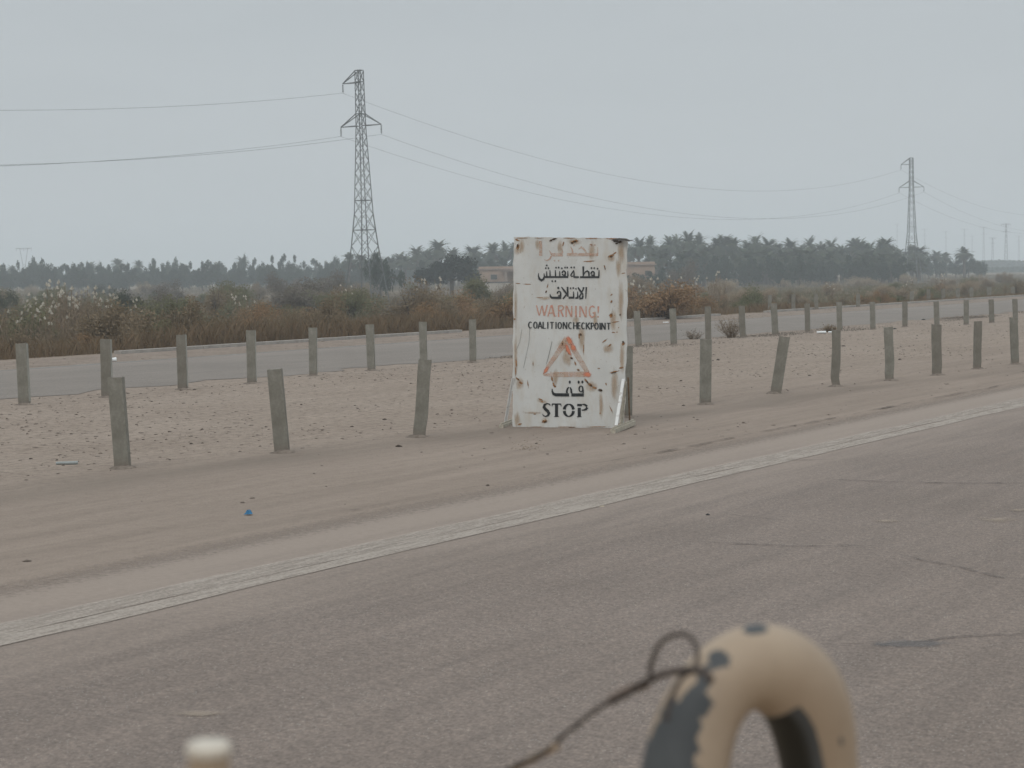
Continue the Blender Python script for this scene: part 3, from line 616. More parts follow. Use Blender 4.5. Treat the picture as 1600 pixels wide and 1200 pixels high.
p.build('lettering', blk2, sign, label='two lines of black stencilled Arabic lettering')
# WARNING!
p = Paint(.0045); q = 2.4
p.stroke([(838.5, 477), (842.5, 493)], q*.7); p.stroke([(843.2, 493), (846.5, 478)], q*.7); p.stroke([(847, 477.5), (850.2, 493)], q); p.stroke([(850.8, 493), (855, 476.5)], q)
p.stroke([(856, 494.5), (861, 477)], q*.8); p.stroke([(861.8, 476.6), (866.6, 494.6)], q*1.2); p.stroke([(857.5, 489), (865, 489)], q*.7)
p.stroke([(872.8, 477), (872.8, 495.2)], q); p.stroke([(873.5, 477.6), (878.5, 477.8), (880.6, 480.4), (879, 484), (874, 485.6)], q*.8); p.stroke([(876.4, 486), (880, 495)], q)
p.stroke([(884.4, 495.4), (884.4, 477.4)], q*.8); p.stroke([(885.6, 478), (892.4, 494.6)], q); p.stroke([(893.4, 495.6), (893.4, 477.8)], q*.8)
p.stroke([(900, 477.8), (900, 495.8)], q*1.1)
p.stroke([(906.4, 495.8), (906.4, 478)], q*.9); p.stroke([(907.6, 478.4), (914.8, 495.2)], q); p.stroke([(916, 496), (916, 478.4)], q*.8)
p.stroke([(929.2, 480.4), (926, 478.2), (922.4, 480), (920.8, 485.4), (921.6, 492.4), (925, 495.8), (929, 494), (929.6, 489), (926, 488.8)], q*.9)
p.stroke([(935, 478.6), (934.8, 490)], [3, 1.8]); p.dot(934.6, 495, 1.5)
p.build('lettering', redf, sign, label='faded red word WARNING with exclamation mark')
# COALITION CHECKPOINT
p = Paint(.0052)
FONT = {'C': [('a', 0, 0, 1, 1, -50, -310)], 'O': [('a', 0, 0, 1, 1, 0, 360)], 'A': [((-1, 1), (0, -1)), ((0, -1), (1, 1)), ((-.55, .35), (.55, .35))], 'L': [((-.8, -1), (-.8, 1)), ((-.8, .9), (1, .9))],
 'I': [((0, -1), (0, 1))], 'T': [((-1, -.9), (1, -.9)), ((0, -.9), (0, 1))], 'N': [((-.9, 1), (-.9, -1)), ((-.8, -1), (.8, 1)), ((.9, 1), (.9, -1))], 'H': [((-.85, -1), (-.85, 1)), ((.85, -1), (.85, 1)), ((-.85, 0), (.85, 0))],
 'E': [((-.8, -1), (-.8, 1)), ((-.8, -.9), (.9, -.9)), ((-.8, 0), (.7, 0)), ((-.8, .9), (.9, .9))], 'K': [((-.85, -1), (-.85, 1)), ((.9, -1), (-.6, .1)), ((-.3, -.1), (1, 1))],
 'P': [((-.8, -1), (-.8, 1)), ('b',)]}
CX = [828.9, 836.8, 844, 850.6, 856, 862.4, 868.8, 874.6, 882.8, 891.0, 898.9, 905.2, 911.8, 918.9, 926, 932.2, 937.8, 943, 951.2]
for ch, cx in zip('COALITIONCHECKPOINT', CX):
    hw = {'I': 1, 'L': 2.3, 'E': 2.2, 'P': 2.5}.get(ch, 3.0); cyy = 507.7+(cx-826)*.016; hh = 5.3
    for sg in FONT[ch]:
        if sg[0] == 'a': p.arc(cx, cyy, hw-.4, hh-.5, sg[5], sg[6], 2.1, 1.2, 18)
        elif sg[0] == 'b': p.stroke([(cx-hw*.8, cyy-hh*.9), (cx+hw*.3, cyy-hh*.85), (cx+hw*.8, cyy-hh*.45), (cx+hw*.3, cyy), (cx-hw*.6, cyy+.1)], 1.3)
        else:
            (x0, y0), (x1, y1) = sg; v = abs(y1-y0) > abs(x1-x0)*.6; p.stroke([(cx+x0*hw, cyy+y0*hh), (cx+x1*hw, cyy+y1*hh)], 2.0 if v else 1.3)
p.build('lettering', blk2, sign, label='black words COALITION CHECKPOINT run together')
# warning triangle
p = Paint(.0045)
p.stroke([(849, 585), (856, 573.5), (868, 556.5), (878, 541.5), (885, 527)], [2, 6, 8, 9, 6.5]); p.build('warning_triangle', redp, sign)
p = Paint(.0050); p.stroke([(886, 527), (893, 540), (903, 557), (911.5, 571), (919, 583)], [6, 9, 8.5, 8, 6]); p.stroke([(849, 586.3), (861, 585.3), (885, 585), (914, 584.6)], [1.6, 7, 8.2, 8.6]); p.build('warning_triangle', redp, sign)
spots('warning_triangle', redb, [(888, 547, 3, 13, 24), (889.5, 532, 4.5, 8, 28), (895.5, 543, 4, 7, 30), (918, 585, 7.5, 4.4, 0), (853, 579, 3, 7, -30)], .0062, sign, .9)
# Arabic stop
p = Paint(.0052)
p.dot(890.4, 597, 1.7, 2.6); p.dot(904.3, 597, 1.8, 2.5); p.dot(910.2, 596.8, 1.7, 2.5)
p.arc(908, 607.6, 2.9, 4.5, 0, 360, 2.3, 1.5, 22); p.stroke([(911.2, 609), (911.4, 614.2)], 2.4); p.stroke([(892.9, 616.9), (912.5, 616.9)], 4.9)
p.stroke([(862.6, 607.4), (862.8, 611.5), (864.8, 615.6), (868.4, 616.8), (889.4, 616.9)], [1.2, 2.6, 4, 4.9, 4.9])
p.stroke([(886, 614.2), (885.8, 611), (887, 607), (889.4, 604.8)], [3, 2.8, 2.4, 1.4]); p.stroke([(890.8, 605), (892.4, 608), (893.2, 614.3)], [1.4, 2.6, 3])
p.build('lettering', blk, sign, label='black Arabic word for stop')
# STOP
p = Paint(.0052)
p.stroke([(859.6, 634.2), (858.6, 631.6), (854.8, 630.5), (850.8, 632.4), (850, 636), (852.4, 639.4), (856, 642.6), (857.6, 646), (856.2, 649.2), (852.8, 650.6), (849.4, 649.6), (847.8, 646.6)], [.8, 1.6, 1.8, 3.2, 4.2, 4.6, 4.6, 4.2, 3, 1.8, 1.6, .8])
p.stroke([(869.5, 632), (869.5, 650.4)], 4.8); p.stroke([(862.4, 631.3), (876.8, 631.3)], 1.9); p.stroke([(863, 632), (862.4, 635)], [1.8, .8]); p.stroke([(876.4, 632), (877, 635)], [1.8, .8]); p.stroke([(865.8, 650.9), (873.2, 650.9)], 1)
p.arc(888.9, 641, 7.2, 9.4, -172, -8, 4.6, 1.5, 16); p.arc(888.9, 641, 7.2, 9.4, 6, 174, 4.6, 1.5, 16)
p.stroke([(905.3, 637), (905.3, 650.6)], 5); p.stroke([(902, 632.8), (909.5, 632.8)], 3.6); p.stroke([(909.8, 631.6), (913.6, 631.9), (917.6, 634.6)], [1.4, 2.6, 3.6])
p.stroke([(918, 636.4), (915.8, 639.4), (912, 640.6), (909, 640.6)], [3.8, 3.2, 2, 1.6]); p.stroke([(901.6, 651), (909, 651)], 1)
p.build('lettering', blk, sign, label='black stencilled word STOP')
# thin scratches
p = Paint(.003); p.stroke([(862.6, 533.5), (860, 545), (856.5, 559), (853.6, 569)], [.7, .9, .9, .6]); p.stroke([(828, 512), (826.6, 535), (820, 565), (818, 575)], .5); p.stroke([(815.5, 515), (812, 535), (805.5, 550)], .5)
p.build('scratch', simple('scratch_grey', (.2, .2, .19)), sign)

# ------------------------------------------------------------------ the vehicle the picture is taken from: hood, lifting shackle, cable, stub
veh = wthing('military_vehicle', Vector((.15, 1.5, 1.2)), 'tan vehicle hood hardware, chipped lifting shackle with a wire loop, at the bottom edge', 'vehicle')
tanm, nt, b = mat('chipped_tan_paint', .55, .35)
n1 = noise(nt, 16, 5, .6); n2 = noise(nt, 9, 5, .62)
c = ramp(nt, n1, [(.3, (.315, .235, .165)), (.7, (.365, .28, .2))])
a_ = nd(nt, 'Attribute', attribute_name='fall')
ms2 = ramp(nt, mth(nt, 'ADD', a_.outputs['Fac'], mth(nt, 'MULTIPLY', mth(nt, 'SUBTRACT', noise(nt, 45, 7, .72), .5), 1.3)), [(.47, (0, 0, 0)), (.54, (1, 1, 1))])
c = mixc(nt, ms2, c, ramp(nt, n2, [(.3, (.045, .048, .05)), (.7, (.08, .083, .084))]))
c = mixc(nt, ramp(nt, a_.outputs['Fac'], [(.25, (0, 0, 0)), (.5, (1, 1, 1))]) if False else mth(nt, 'MULTIPLY', mth(nt, 'SUBTRACT', a_.outputs['Fac'], 2.0), 1.0, clamp=True), c, (.018, .017, .013)); nt.links.new(c, b.inputs['Base Color'])  # inner-leg band: near-black for grime together with painted shade
SD = 1.6
ctr = [(1060, 1330), (1066, 1240), (1078, 1165), (1100, 1105), (1135, 1062), (1180, 1042), (1220, 1052), (1252, 1085), (1270, 1135), (1280, 1200), (1286, 1260), (1290, 1330)]
wdt = [145, 140, 134, 127, 126, 136, 142, 142, 136, 126, 124, 124]
# smooth the path (Catmull-Rom)
def cr4(p0, p1, p2, p3, t): return .5*((2*p1)+(-p0+p2)*t+(2*p0-5*p1+4*p2-p3)*t*t+(-p0+3*p1-3*p2+p3)*t**3)
pts = []; rad = []
for i in range(len(ctr)-1):
    g = lambda k: Vector((*ctr[min(max(k, 0), len(ctr)-1)], wdt[min(max(k, 0), len(ctr)-1)]))
    for t in range(8):
        v = cr4(g(i-1), g(i), g(i+1), g(i+2), t/8); k = (i+t/8)/(len(ctr)-1)
        pts.append(PD(v.x, v.y, SD-.03+.10*k)); rad.append(v.z/2*SD/FPX)
tb = MB(); tb.tube(pts, rad, 40)
# worn patches, placed where the paint has come off the steel
def prj(p):
    q = p-Vector((0, 0, H)); z = q.dot(F); return 800+FPX*q.dot(RT)/z, 600-FPX*q.dot(UP)/z
WEAR = [(1180, 984, 22, 9, 0), (1122, 1030, 19, 16, 0), (1100, 1062, 13, 24, 0), (1090, 1098, 24, 26, 0), (1062, 1135, 32, 44, 0), (1045, 1190, 48, 64, 0), (1030, 1260, 44, 60, 0), (1314, 1158, 6, 7, 0)]
tb.at = []
for v in tb.v:
    v = Vector(v); x, y = prj(v); a = 0
    front = min((v-p_).dot(F) for p_ in [min(pts, key=lambda q: (q-v).length)])
    if front < .006:
        for cx, cyy, rx, ry, _ in WEAR: a = max(a, 1.25-.75*math.hypot((x-cx)/rx, (y-cyy)/ry))
    # black band inside the far leg: part grime, part shade painted into the colour
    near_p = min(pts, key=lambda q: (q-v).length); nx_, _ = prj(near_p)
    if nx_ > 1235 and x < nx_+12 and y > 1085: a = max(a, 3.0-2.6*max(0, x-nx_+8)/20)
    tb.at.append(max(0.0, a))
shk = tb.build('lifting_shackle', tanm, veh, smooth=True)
dk = simple('rusty_wire_rope', (.055, .042, .035), .7, .3, 0, .5, 60)
def pth3(lst, D0, D1, r, name, mt, twist=True):
    n = len(lst); g = lambda k: Vector((*lst[min(max(k, 0), n-1)], 0)); out_ = []
    for i in range(n-1):
        for t in range(6):
            v = cr4(g(i-1), g(i), g(i+1), g(i+2), t/6); out_.append(PD(v.x, v.y, D0+(D1-D0)*(i+t/6)/(n-1)))
    k = MB(); k.tube(out_, [r*(1+.14*math.sin(i*1.9)) for i in range(len(out_))], 10); return k.build(name, mt, veh, smooth=True)
pth3([(760, 1225), (800, 1200), (850, 1175), (880, 1150), (930, 1110), (960, 1092), (990, 1075), (1012, 1066), (1018, 1035), (1030, 1008), (1050, 993), (1072, 992), (1086, 1005), (1090, 1025), (1084, 1045), (1066, 1058), (1050, 1088), (1040, 1130)], 1.66, 1.50, .0022, 'cable', dk)
pth3([(955, 1096), (985, 1080), (1012, 1064), (1040, 1052), (1075, 1047), (1100, 1050), (1112, 1066)], 1.56, 1.50, .0033, 'cable', dk)
pth3([(800, 1202), (850, 1176), (872, 1165)], 1.663, 1.63, .0036, 'cable_sleeve', tanm)
pth3([(955, 1094), (985, 1078), (1012, 1068)], 1.585, 1.56, .0042, 'cable_ferrule', simple('brown_ferrule', (.15, .10, .07), .7, .3, 0, .4, 60))
# stub with a pale worn cap
tp = PD(326, 1169, 1.15); rr_ = 35*1.15/FPX
k = MB(); k.tube([tp+Vector((.0, 0, -.12)), tp+Vector((0, 0, -.004))], rr_*.93, 28); k.build('stub', tanm, veh, smooth=False)
k = MB(); k.tube([tp+Vector((0, 0, -.0035)), tp+Vector((0, 0, .001)), tp+Vector((0, 0, .0035))], [rr_, rr_*1.02, rr_*.9], 28); k.build('stub_cap', simple('worn_pale_cap', (.55, .49, .41), .5, .4, 0, .2, 40), veh, label='pale worn cap on the stub')
# hood below the frame that carries them
hd = MB(); za = 1.30
for i, (y0, y1, z0, z1) in enumerate(((.55, 1.25, 1.335, 1.285), (1.25, 2.1, 1.285, 1.22))):
    hd.add([(-.75, y0, z0-.0), (.95, y0, z0), (.95, y1, z1), (-.75, y1, z1), (-.75, y0, z0-.03), (.95, y0, z0-.03), (.95, y1, z1-.03), (-.75, y1, z1-.03)], [(0, 1, 2, 3), (7, 6, 5, 4), (0, 4, 5, 1), (3, 2, 6, 7), (0, 3, 7, 4), (1, 5, 6, 2)])
hd.build('hood', tanm, veh)

# ------------------------------------------------------------------ pylons and wires
steel = simple('galvanised_lattice', (.13, .14, .14), .6, .4, 0, .2, 3)
ins = simple('insulator_glass', (.06, .07, .07), .4, .5, 0, .2, 9)
ZB = -1.3
def pylon_parts(root):
    zs = [(-.2, 1.55), (5.6, .85), (8.4, .60), (16.0, .31), (21.0, .27)]       # height above the feet, half width
    def hwid(z):
        for (a, wa), (b_, wb) in zip(zs[:-1], zs[1:]):
            if z <= b_: return wa+(wb-wa)*(z-a)/(b_-a)
        return zs[-1][1]
    C = [(-1, -1), (1, -1), (1, 1), (-1, 1)]
    body = MB(); legs = []
    lv = [-.2, 3.2, 5.6, 7.0, 8.4, 9.6, 10.8, 12.0, 13.1, 14.2, 15.2, 16.15, 17.2, 18.2, 19.1, 20.0, 21.0]
    for cx, cy_ in C:
        lg = MB()
        for a, b_ in zip(lv[:-1], lv[1:]): lg.bar((cx*hwid(a), cy_*hwid(a), a), (cx*hwid(b_), cy_*hwid(b_), b_), .085 if b_ < 9 else .066)
        legs.append(lg.build('leg', steel, root))
    for i, (a, b_) in enumerate(zip(lv[:-1], lv[1:])):
        wa, wb = hwid(a), hwid(b_)
        for k in range(4):
            c0, c1 = C[k], C[(k+1) % 4]
            p0 = Vector((c0[0]*wa, c0[1]*wa, a)); p1 = Vector((c1[0]*wa, c1[1]*wa, a)); q0 = Vector((c0[0]*wb, c0[1]*wb, b_)); q1 = Vector((c1[0]*wb, c1[1]*wb, b_))
            body.bar(p0, q1, .03); body.bar(p1*.999, q0*.999, .03)
            if i in (2, 4, 11, 14, 15): body.bar(q0, q1, .06)
    br = body.build('bracing', steel, root)
    arms = []
    def arm(sx, z, L_, rise):
        k = MB(); tip = Vector((sx*L_, 0, z)); w_ = hwid(z)
        for s in (-1, 1):
            k.bar((sx*w_, s*w_, z), tip, .07); k.bar((sx*w_, s*w_, z+rise), tip, .07)
        k.bar((sx*w_, -w_, z), (sx*w_, w_, z), .06); k.bar((sx*(L_+w_)/2, -w_/2, z), (sx*(L_+w_)/2, w_/2, z), .04)
        a = k.build('cross_arm', steel, root); i_ = MB()
        for j in range(6): i_.tube([tip+Vector((0, 0, -.12-j*.11)), tip+Vector((0, 0, -.17-j*.11))], [.085, .05], 10)
        i_.tube([tip, tip+Vector((0, 0, -.85))], .018, 6); ii_ = i_.build('insulator', ins, a)
        ALLKIDS[a.name] = [ii_]; arms.append(a)
    arm(-1, 19.95, 1.75, 1.0); arm(-1, 16.15, 2.1, 1.05); arm(1, 16.15, 2.1, 1.05)
    reg(root, *legs, br, *arms)
LD = Vector((80, 150, 0)).normalized()
tw1 = Vector((PD(572, 420, 170).x, 170, ZB))
py1 = thing('power_pylon', tw1, 'tall grey lattice pylon rising from the scrub, left of centre', 'pylon', 'lattice pylons of the power line', rot=(0, R(-.9), math.atan2(-80, 150)))
pylon_parts(py1)
tw2 = Vector((PD(1425, 420, 320).x, 320, ZB)); tw3 = tw2+LD*175; tw0 = tw1-LD*170
copy_tree(py1, tw2, rot=(0, R(-.2), math.atan2(-80, 150)), label='smaller grey lattice pylon behind the palms on the right')
copy_tree(py1, tw3, rz=math.atan2(-80, 150), label='third lattice pylon, farther along the line beyond the right edge')
wirem = simple('wire_metal', (.09, .095, .1), .6, .3)
RP = Vector((LD.y, -LD.x, 0))
def attach(tw, k, lean=0): sx, z = ((-1.75, 19.95-.85), (-2.1, 16.15-.85), (2.1, 16.15-.85))[k]; return tw+RP*sx+Vector((-lean*z, 0, z))
names = ['uppermost', 'lower left-hand', 'lower right-hand']
for (A, B, la, lb_, lab) in ((tw0, tw1, 0, .0157, 'overhead wire running left out of the picture from the near pylon'), (tw1, tw2, .0157, .0035, 'overhead wire sagging between the two pylons'), (tw2, tw3, .0035, 0, 'overhead wire running right from the farther pylon')):
    for k in range(3):
        a = attach(A, k, la); b_ = attach(B, k, lb_); s = 5.8
        pp = [a.lerp(b_, i/40)-Vector((0, 0, 4*s*(i/40)*(1-i/40))) for i in range(41)]
        m_ = MB(); m_.tube(pp, .011, 6); tag(m_.build('overhead_wire', wirem), names[k]+' '+lab, 'wire', 'overhead wires of the power line')
# far portal pylon on the left and far poles on the right
def far_pole(px, ytop, D, arm_, label, grp):
    b_ = PD(px, 420, D); zt = PD(px, ytop, D).z
    z0 = gz(b_.x, D); th = thing('distant_pylon', (b_.x, D, z0), label, 'pylon', grp); h = zt-z0
    k = MB(); w0 = .9
    for s in (-1, 1): k.bar((s*w0, 0, -.3), (s*.25, 0, h), .22)
    for i in range(9):
        z = h*i/9; z2 = h*(i+1)/9; f0 = w0-(w0-.25)*i/9; f1 = w0-(w0-.25)*(i+1)/9; k.bar((-f0, 0, z), (f1, 0, z2), .1); k.bar((f0, 0, z), (-f1, 0, z2), .1)
    k.build('mast', steel, th); k = MB(); k.bar((-arm_, 0, h*.985), (arm_, 0, h*.985), .22); k.bar((-arm_*.8, 0, h*.82), (arm_*.8, 0, h*.82), .18)
    for s in (-arm_, -arm_*.5, arm_*.5, arm_): k.bar((s, 0, h*.985), (s, 0, h*.985-1.1), .12)
    k.build('cross_arm', steel, th)
for i, (px, yt, D, a) in enumerate(((1402, 349, 1900, 2.4), (1445, 357, 1800, 3), (1478, 361, 1800, 3), (1507, 357, 1700, 3), (1519, 368, 2000, 2.4), (1537, 354, 1500, 3.2), (1551, 371, 1300, 2.2), (1572, 349, 1000, 2.4), (1592, 368, 1700, 2.8))):
    far_pole(px, yt, D, a, f'faint hazy pylon on the right-hand horizon, {ORD[i]} of nine from left', 'faint pylons on the horizon')
b_ = PD(38, 420, 1050); th = thing('distant_pylon', (b_.x, 1050, -1.2), 'faint wide-armed pylon above the tree line at the far left', 'pylon')
k = MB(); zt = PD(38, 388, 1050).z+1.2
for s in (-1, 1): k.bar((s*1.2, 0, -.3), (s*.7, 0, zt*.55), .28); k.bar((s*.7, 0, zt*.55), (s*2.2, 0, zt), .24); k.bar((s*.7, 0, zt*.55), (-s*.7, 0, zt*.55), .2)
for i in range(5): k.bar((-1.1+.08*i, 0, zt*.11*i), (1.1-.08*i, 0, zt*.11*(i+1)), .12)
k.build('mast', steel, th); k = MB(); k.bar((-4.3, 0, zt), (4.3, 0, zt), .3); k.bar((-3.6, 0, zt), (0, 0, zt-.9), .12); k.bar((3.6, 0, zt), (0, 0, zt-.9), .12)
for s in (-4.1, 0, 4.1): k.bar((s, 0, zt), (s, 0, zt-1.6), .14)
k.build('cross_arm', steel, th)

# ------------------------------------------------------------------ houses
brick, nt, b = mat('pale_brick', .9, .15)
bt = nd(nt, 'TexBrick', Scale=1.0); bt.inputs['Color1'].default_value = (.33, .21, .15, 1); bt.inputs['Color2'].default_value = (.38, .26, .19, 1); bt.inputs['Mortar'].default_value = (.30, .25, .2, 1)
bt.inputs['Brick Width'].default_value = .26; bt.inputs['Row Height'].default_value = .09; bt.inputs['Mortar Size'].default_value = .012
tcn = nd(nt, 'TexCoord'); mpn = nd(nt, 'Mapping'); mpn.inputs['Rotation'].default_value = (R(90), 0, 0); nt.links.new(tcn.outputs['Object'], mpn.inputs[0]); nt.links.new(mpn.outputs[0], bt.inputs['Vector'])
nt.links.new(mixc(nt, .5, bt.outputs[0], ramp(nt, noise(nt, .9, 6), [(.3, (.38, .38, .38)), (.7, (.6, .6, .6))]), 'OVERLAY'), b.inputs['Base Color'])
slab = simple('roof_slab', (.30, .23, .19), .9, .1, 0, .25, 2); dkw = simple('dark_opening', (.05, .055, .05), .5)
wht = simple('limewashed_wall', (.40, .36, .31), .9, .1, 0, .25, 1.5)
def house(loc, w_, d_, h_, label, wins, step=None):
    th = thing('brick_house', loc, label, 'house')
    k = MB(); k.box((w_/2, d_/2, h_/2-.2), (w_, d_, h_+.4)); k.build('wall', brick, th)
    r = MB(); r.box((w_/2, d_/2, h_+.10), (w_+.5, d_+.5, .2)); rf = r.build('roof', slab, th)
    r = MB()
    for (cx, cyy, sx, sy) in ((w_/2, .1, w_, .18), (w_/2, d_-.1, w_, .18), (.1, d_/2, .18, d_-.42), (w_-.1, d_/2, .18, d_-.42)): r.box((cx, cyy, h_+.2+.15), (sx, sy, .3))
    r.build('parapet', brick, rf)
    for (x, z, ww, hh) in wins:
        k = MB(); k.box((x, -.02, z), (ww, .05, hh)); wf = k.build('window', dkw, th)
        k = MB()
        for s in (-1, 1): k.box((x+s*(ww/2+.05), -.04, z), (.1, .1, hh+.2)); k.box((x, -.04, z+s*(hh/2+.05)), (ww, .1, .1))
        k.build('frame', slab, wf)
    return th
pb_ = PD(748, 420, 300)
h1 = house((pb_.x, 300, -1.3), 9.5, 7, 3.5, 'low pinkish brick house with flat roof between the dark tree and the sign', [(2.35, 2.35, .95, .75), (6.5, 2.35, .95, .75)])
k = MB(); k.box((6.6, -1.2, 3.28), (6.0, 2.3, .14)); k.box((4.2, -2.1, 1.5), (.3, .3, 3.4)); k.box((9, -2.1, 1.5), (.3, .3, 3.4)); k.build('porch', slab, h1)
cw = thing('compound_wall', (PD(742, 420, 286).x, 286, -1.3), 'pale low boundary wall in front of the brick house', 'wall')
k = MB(); k.box((6, 0, .72), (12, .25, 1.6)); k.build('wall', wht, cw); k = MB(); k.box((6, 0, 1.6), (12.1, .4, .14)); k.build('coping', dkw, cw)
h2 = house((PD(968, 420, 290).x, 290, -1.3), (1023-968)*.0967, 5, 3.85, 'small pink house partly seen among the palms just right of the sign', [(4.2, 2.6, .7, .7)])

# ------------------------------------------------------------------ vegetation
def leafquads(C, n, size, asp=.45, up=0.0, r_=rng):
    """n leaf-sized quads at the centres C (n,3)"""
    d = r_.normal(size=(n, 3)); d[:, 2] = d[:, 2]*(1-up)+up*np.abs(d[:, 2])*2; d /= np.linalg.norm(d, axis=1)[:, None]
    e = r_.normal(size=(n, 3)); e -= d*(d*e).sum(1)[:, None]; e /= np.linalg.norm(e, axis=1)[:, None]
    s = (size*r_.uniform(.6, 1.4, n))[:, None]
    V = np.stack([C-d*s, C+e*s*asp, C+d*s, C-e*s*asp], 1).reshape(-1, 3)
    return V, np.arange(4*n).reshape(n, 4)
def lobes(n, spread, rad, flat=.75, z0=0, r_=rng):
    c = r_.normal(size=(n, 3))*np.array(spread); c[:, 2] = np.abs(c[:, 2])+z0; return c, r_.uniform(rad[0], rad[1], n), flat
def cloud(lb, n, r_=rng, hollow=.5):
    c, rr, flat = lb; k = r_.integers(0, len(c), n); v = r_.normal(size=(n, 3)); v /= np.linalg.norm(v, axis=1)[:, None]
    q = (hollow+(1-hollow)*r_.random(n))[:, None]; return c[k]+v*rr[k][:, None]*q*np.array([1, 1, flat])
bark = simple('bark', (.10, .08, .06), .95, .1, 0, .3, 5)
dryb = foliage('dry_brown_brush', [(.165, .125, .078), (.22, .17, .11), (.26, .20, .135), (.18, .14, .088), (.24, .18, .115)])
olive = foliage('olive_scrub', [(.115, .122, .062), (.155, .158, .085), (.20, .185, .11), (.14, .135, .075)])
greyb = foliage('grey_brush', [(.14, .12, .10), (.17, .15, .125), (.20, .17, .14), (.12, .105, .085)])
orng = foliage('rusty_brush', [(.27, .165, .09), (.34, .22, .13), (.23, .155, .085), (.30, .21, .13)])
dgreen = foliage('dark_evergreen', [(.012, .018, .012), (.020, .028, .018), (.016, .022, .015), (.028, .034, .022)])
bgreen = foliage('tree_green', [(.035, .050, .034), (.050, .068, .046), (.040, .056, .038), (.068, .082, .056)])
palmg = foliage('palm_frond', [(.06, .075, .045), (.085, .098, .06), (.07, .082, .05), (.11, .115, .075)])
deadp = foliage('dead_frond', [(.10, .085, .06), (.15, .125, .09), (.12, .10, .07)])
tanb = foliage('tan_brush', [(.30, .235, .16), (.38, .30, .21), (.26, .20, .14), (.42, .34, .25)])
tanp = foliage('straw', [(.34, .28, .20), (.44, .37, .28), (.28, .22, .155), (.5, .43, .34)])
white = foliage('reed_plume', [(.60, .55, .48), (.74, .69, .61), (.48, .43, .36)])

dkol = foliage('dark_olive_bush', [(.055, .065, .04), (.08, .085, .055), (.065, .075, .045), (.10, .10, .065)])
def make_bush(mt, name, hgt=1.5, rad=1.3, nleaf=6500, leaf=.05, seed=0):
    r_ = np.random.default_rng(seed); root = thing(name, (0, 0, -50), 'x', 'shrub')
    lb = lobes(13, (rad*.42, rad*.42, hgt*.22), (.28*hgt, .5*hgt), .8, hgt*.28, r_)
    C = cloud(lb, nleaf, r_, .25); C[:, 2] = np.where(C[:, 2] < .02, np.abs(C[:, 2])*.5, C[:, 2])
    V, Fq = leafquads(C, nleaf, leaf, .34, .35, r_); fo = np_mesh('foliage', V, Fq, mt, root)
    st_ = MB(); rr = random.Random(seed)
    for i in range(26):
        a = rr.uniform(0, 6.28); l = rr.uniform(.5, .85)*hgt; sp = rr.uniform(.1, .6)*rad
        p0 = Vector((.08*math.cos(a), .08*math.sin(a), -.1)); p2 = Vector((sp*math.cos(a), sp*math.sin(a), l)); p1 = p0.lerp(p2, .5)+Vector((rr.uniform(-.1, .1), rr.uniform(-.1, .1), .1))
        st_.tube([p0, p1, p2], [.02, .012, .004], 4, False)
    sm = st_.build('stem', bark, root); reg(root, fo, sm); return root
PROTO = []
def top_of(root, part=1):
    me = ALLKIDS[root.name][part].data; a = np.empty(len(me.vertices)*3, dtype=np.float32); me.vertices.foreach_get('co', a); a = a.reshape(-1, 3)
    return float(np.percentile(a[:, 2], 99.3)), float(np.percentile(np.hypot(a[:, 0], a[:, 1]), 97))
def hide_proto(o):     # protos are the first real instance: moved into place later
    PROTO.append(o); return o
def placer(proto):
    used = [False]; hw_ = top_of(proto, 0 if proto.name.startswith('shrub') else 1) if proto.name.split('.')[0] in ('shrub', 'broadleaf_tree', 'date_palm') else (1, 1)
    def go(loc, rz=0, sc=1, label='', group=None):
        if not used[0]:
            used[0] = True; proto.location = loc; proto.rotation_euler = (0, 0, rz); proto.scale = sc if hasattr(sc, '__len__') else (sc,)*3
            proto['label'] = label
            if group: proto['group'] = group
            return proto
        return copy_tree(proto, loc, rz, sc, label, group)
    go.proto = proto; go.used = used; go.top, go.rad = hw_; return go
B = {k: [placer(make_bush(m_, 'shrub', seed=s)) for s in ss] for k, m_, ss in (('dry', dryb, (1, 2, 3)), ('olive', olive, (4, 5, 6)), ('grey', greyb, (7, 8)), ('rust', orng, (9, 10)), ('tan', tanb, (12, 13)), ('dark', dkol, (11, 14)))}
LBL = {'dry': 'dry brown bush', 'olive': 'olive green bush', 'grey': 'greyish leafless bush', 'rust': 'rusty orange bush', 'dark': 'dark green bush', 'tan': 'pale straw-coloured bush'}
nbush = 0; RANK = {}
def put_bush(kind, px, D, hgt, wid=None, label=None, group=None):
    global nbush
    x = (px-800)/FPX*D; g_ = gz(x, D); wid = wid or hgt
    rr = random.random(); pl = random.choice(B[kind]); nbush += 1
    band = 'near the road' if D < 75 else ('in the middle scrub' if D < 130 else 'in the far scrub')
    if label: return pl((x, D, g_-.05), random.uniform(0, 6.28), (wid/2/pl.rad, wid/2/pl.rad, hgt/pl.top), label)
    o = pl((x, D, g_-.05), random.uniform(0, 6.28), (wid/2/pl.rad, wid/2/pl.rad, hgt/pl.top), 'x', 'scrub bushes beyond the road')
    RANK.setdefault(f"{LBL[kind]} {band}", []).append((px, o)); return o
def edgeY(px, t=33.2):      # distance at which the line t is met along the column px
    k = (px-800)/FPX; return t/(k*NR.x+NR.y)
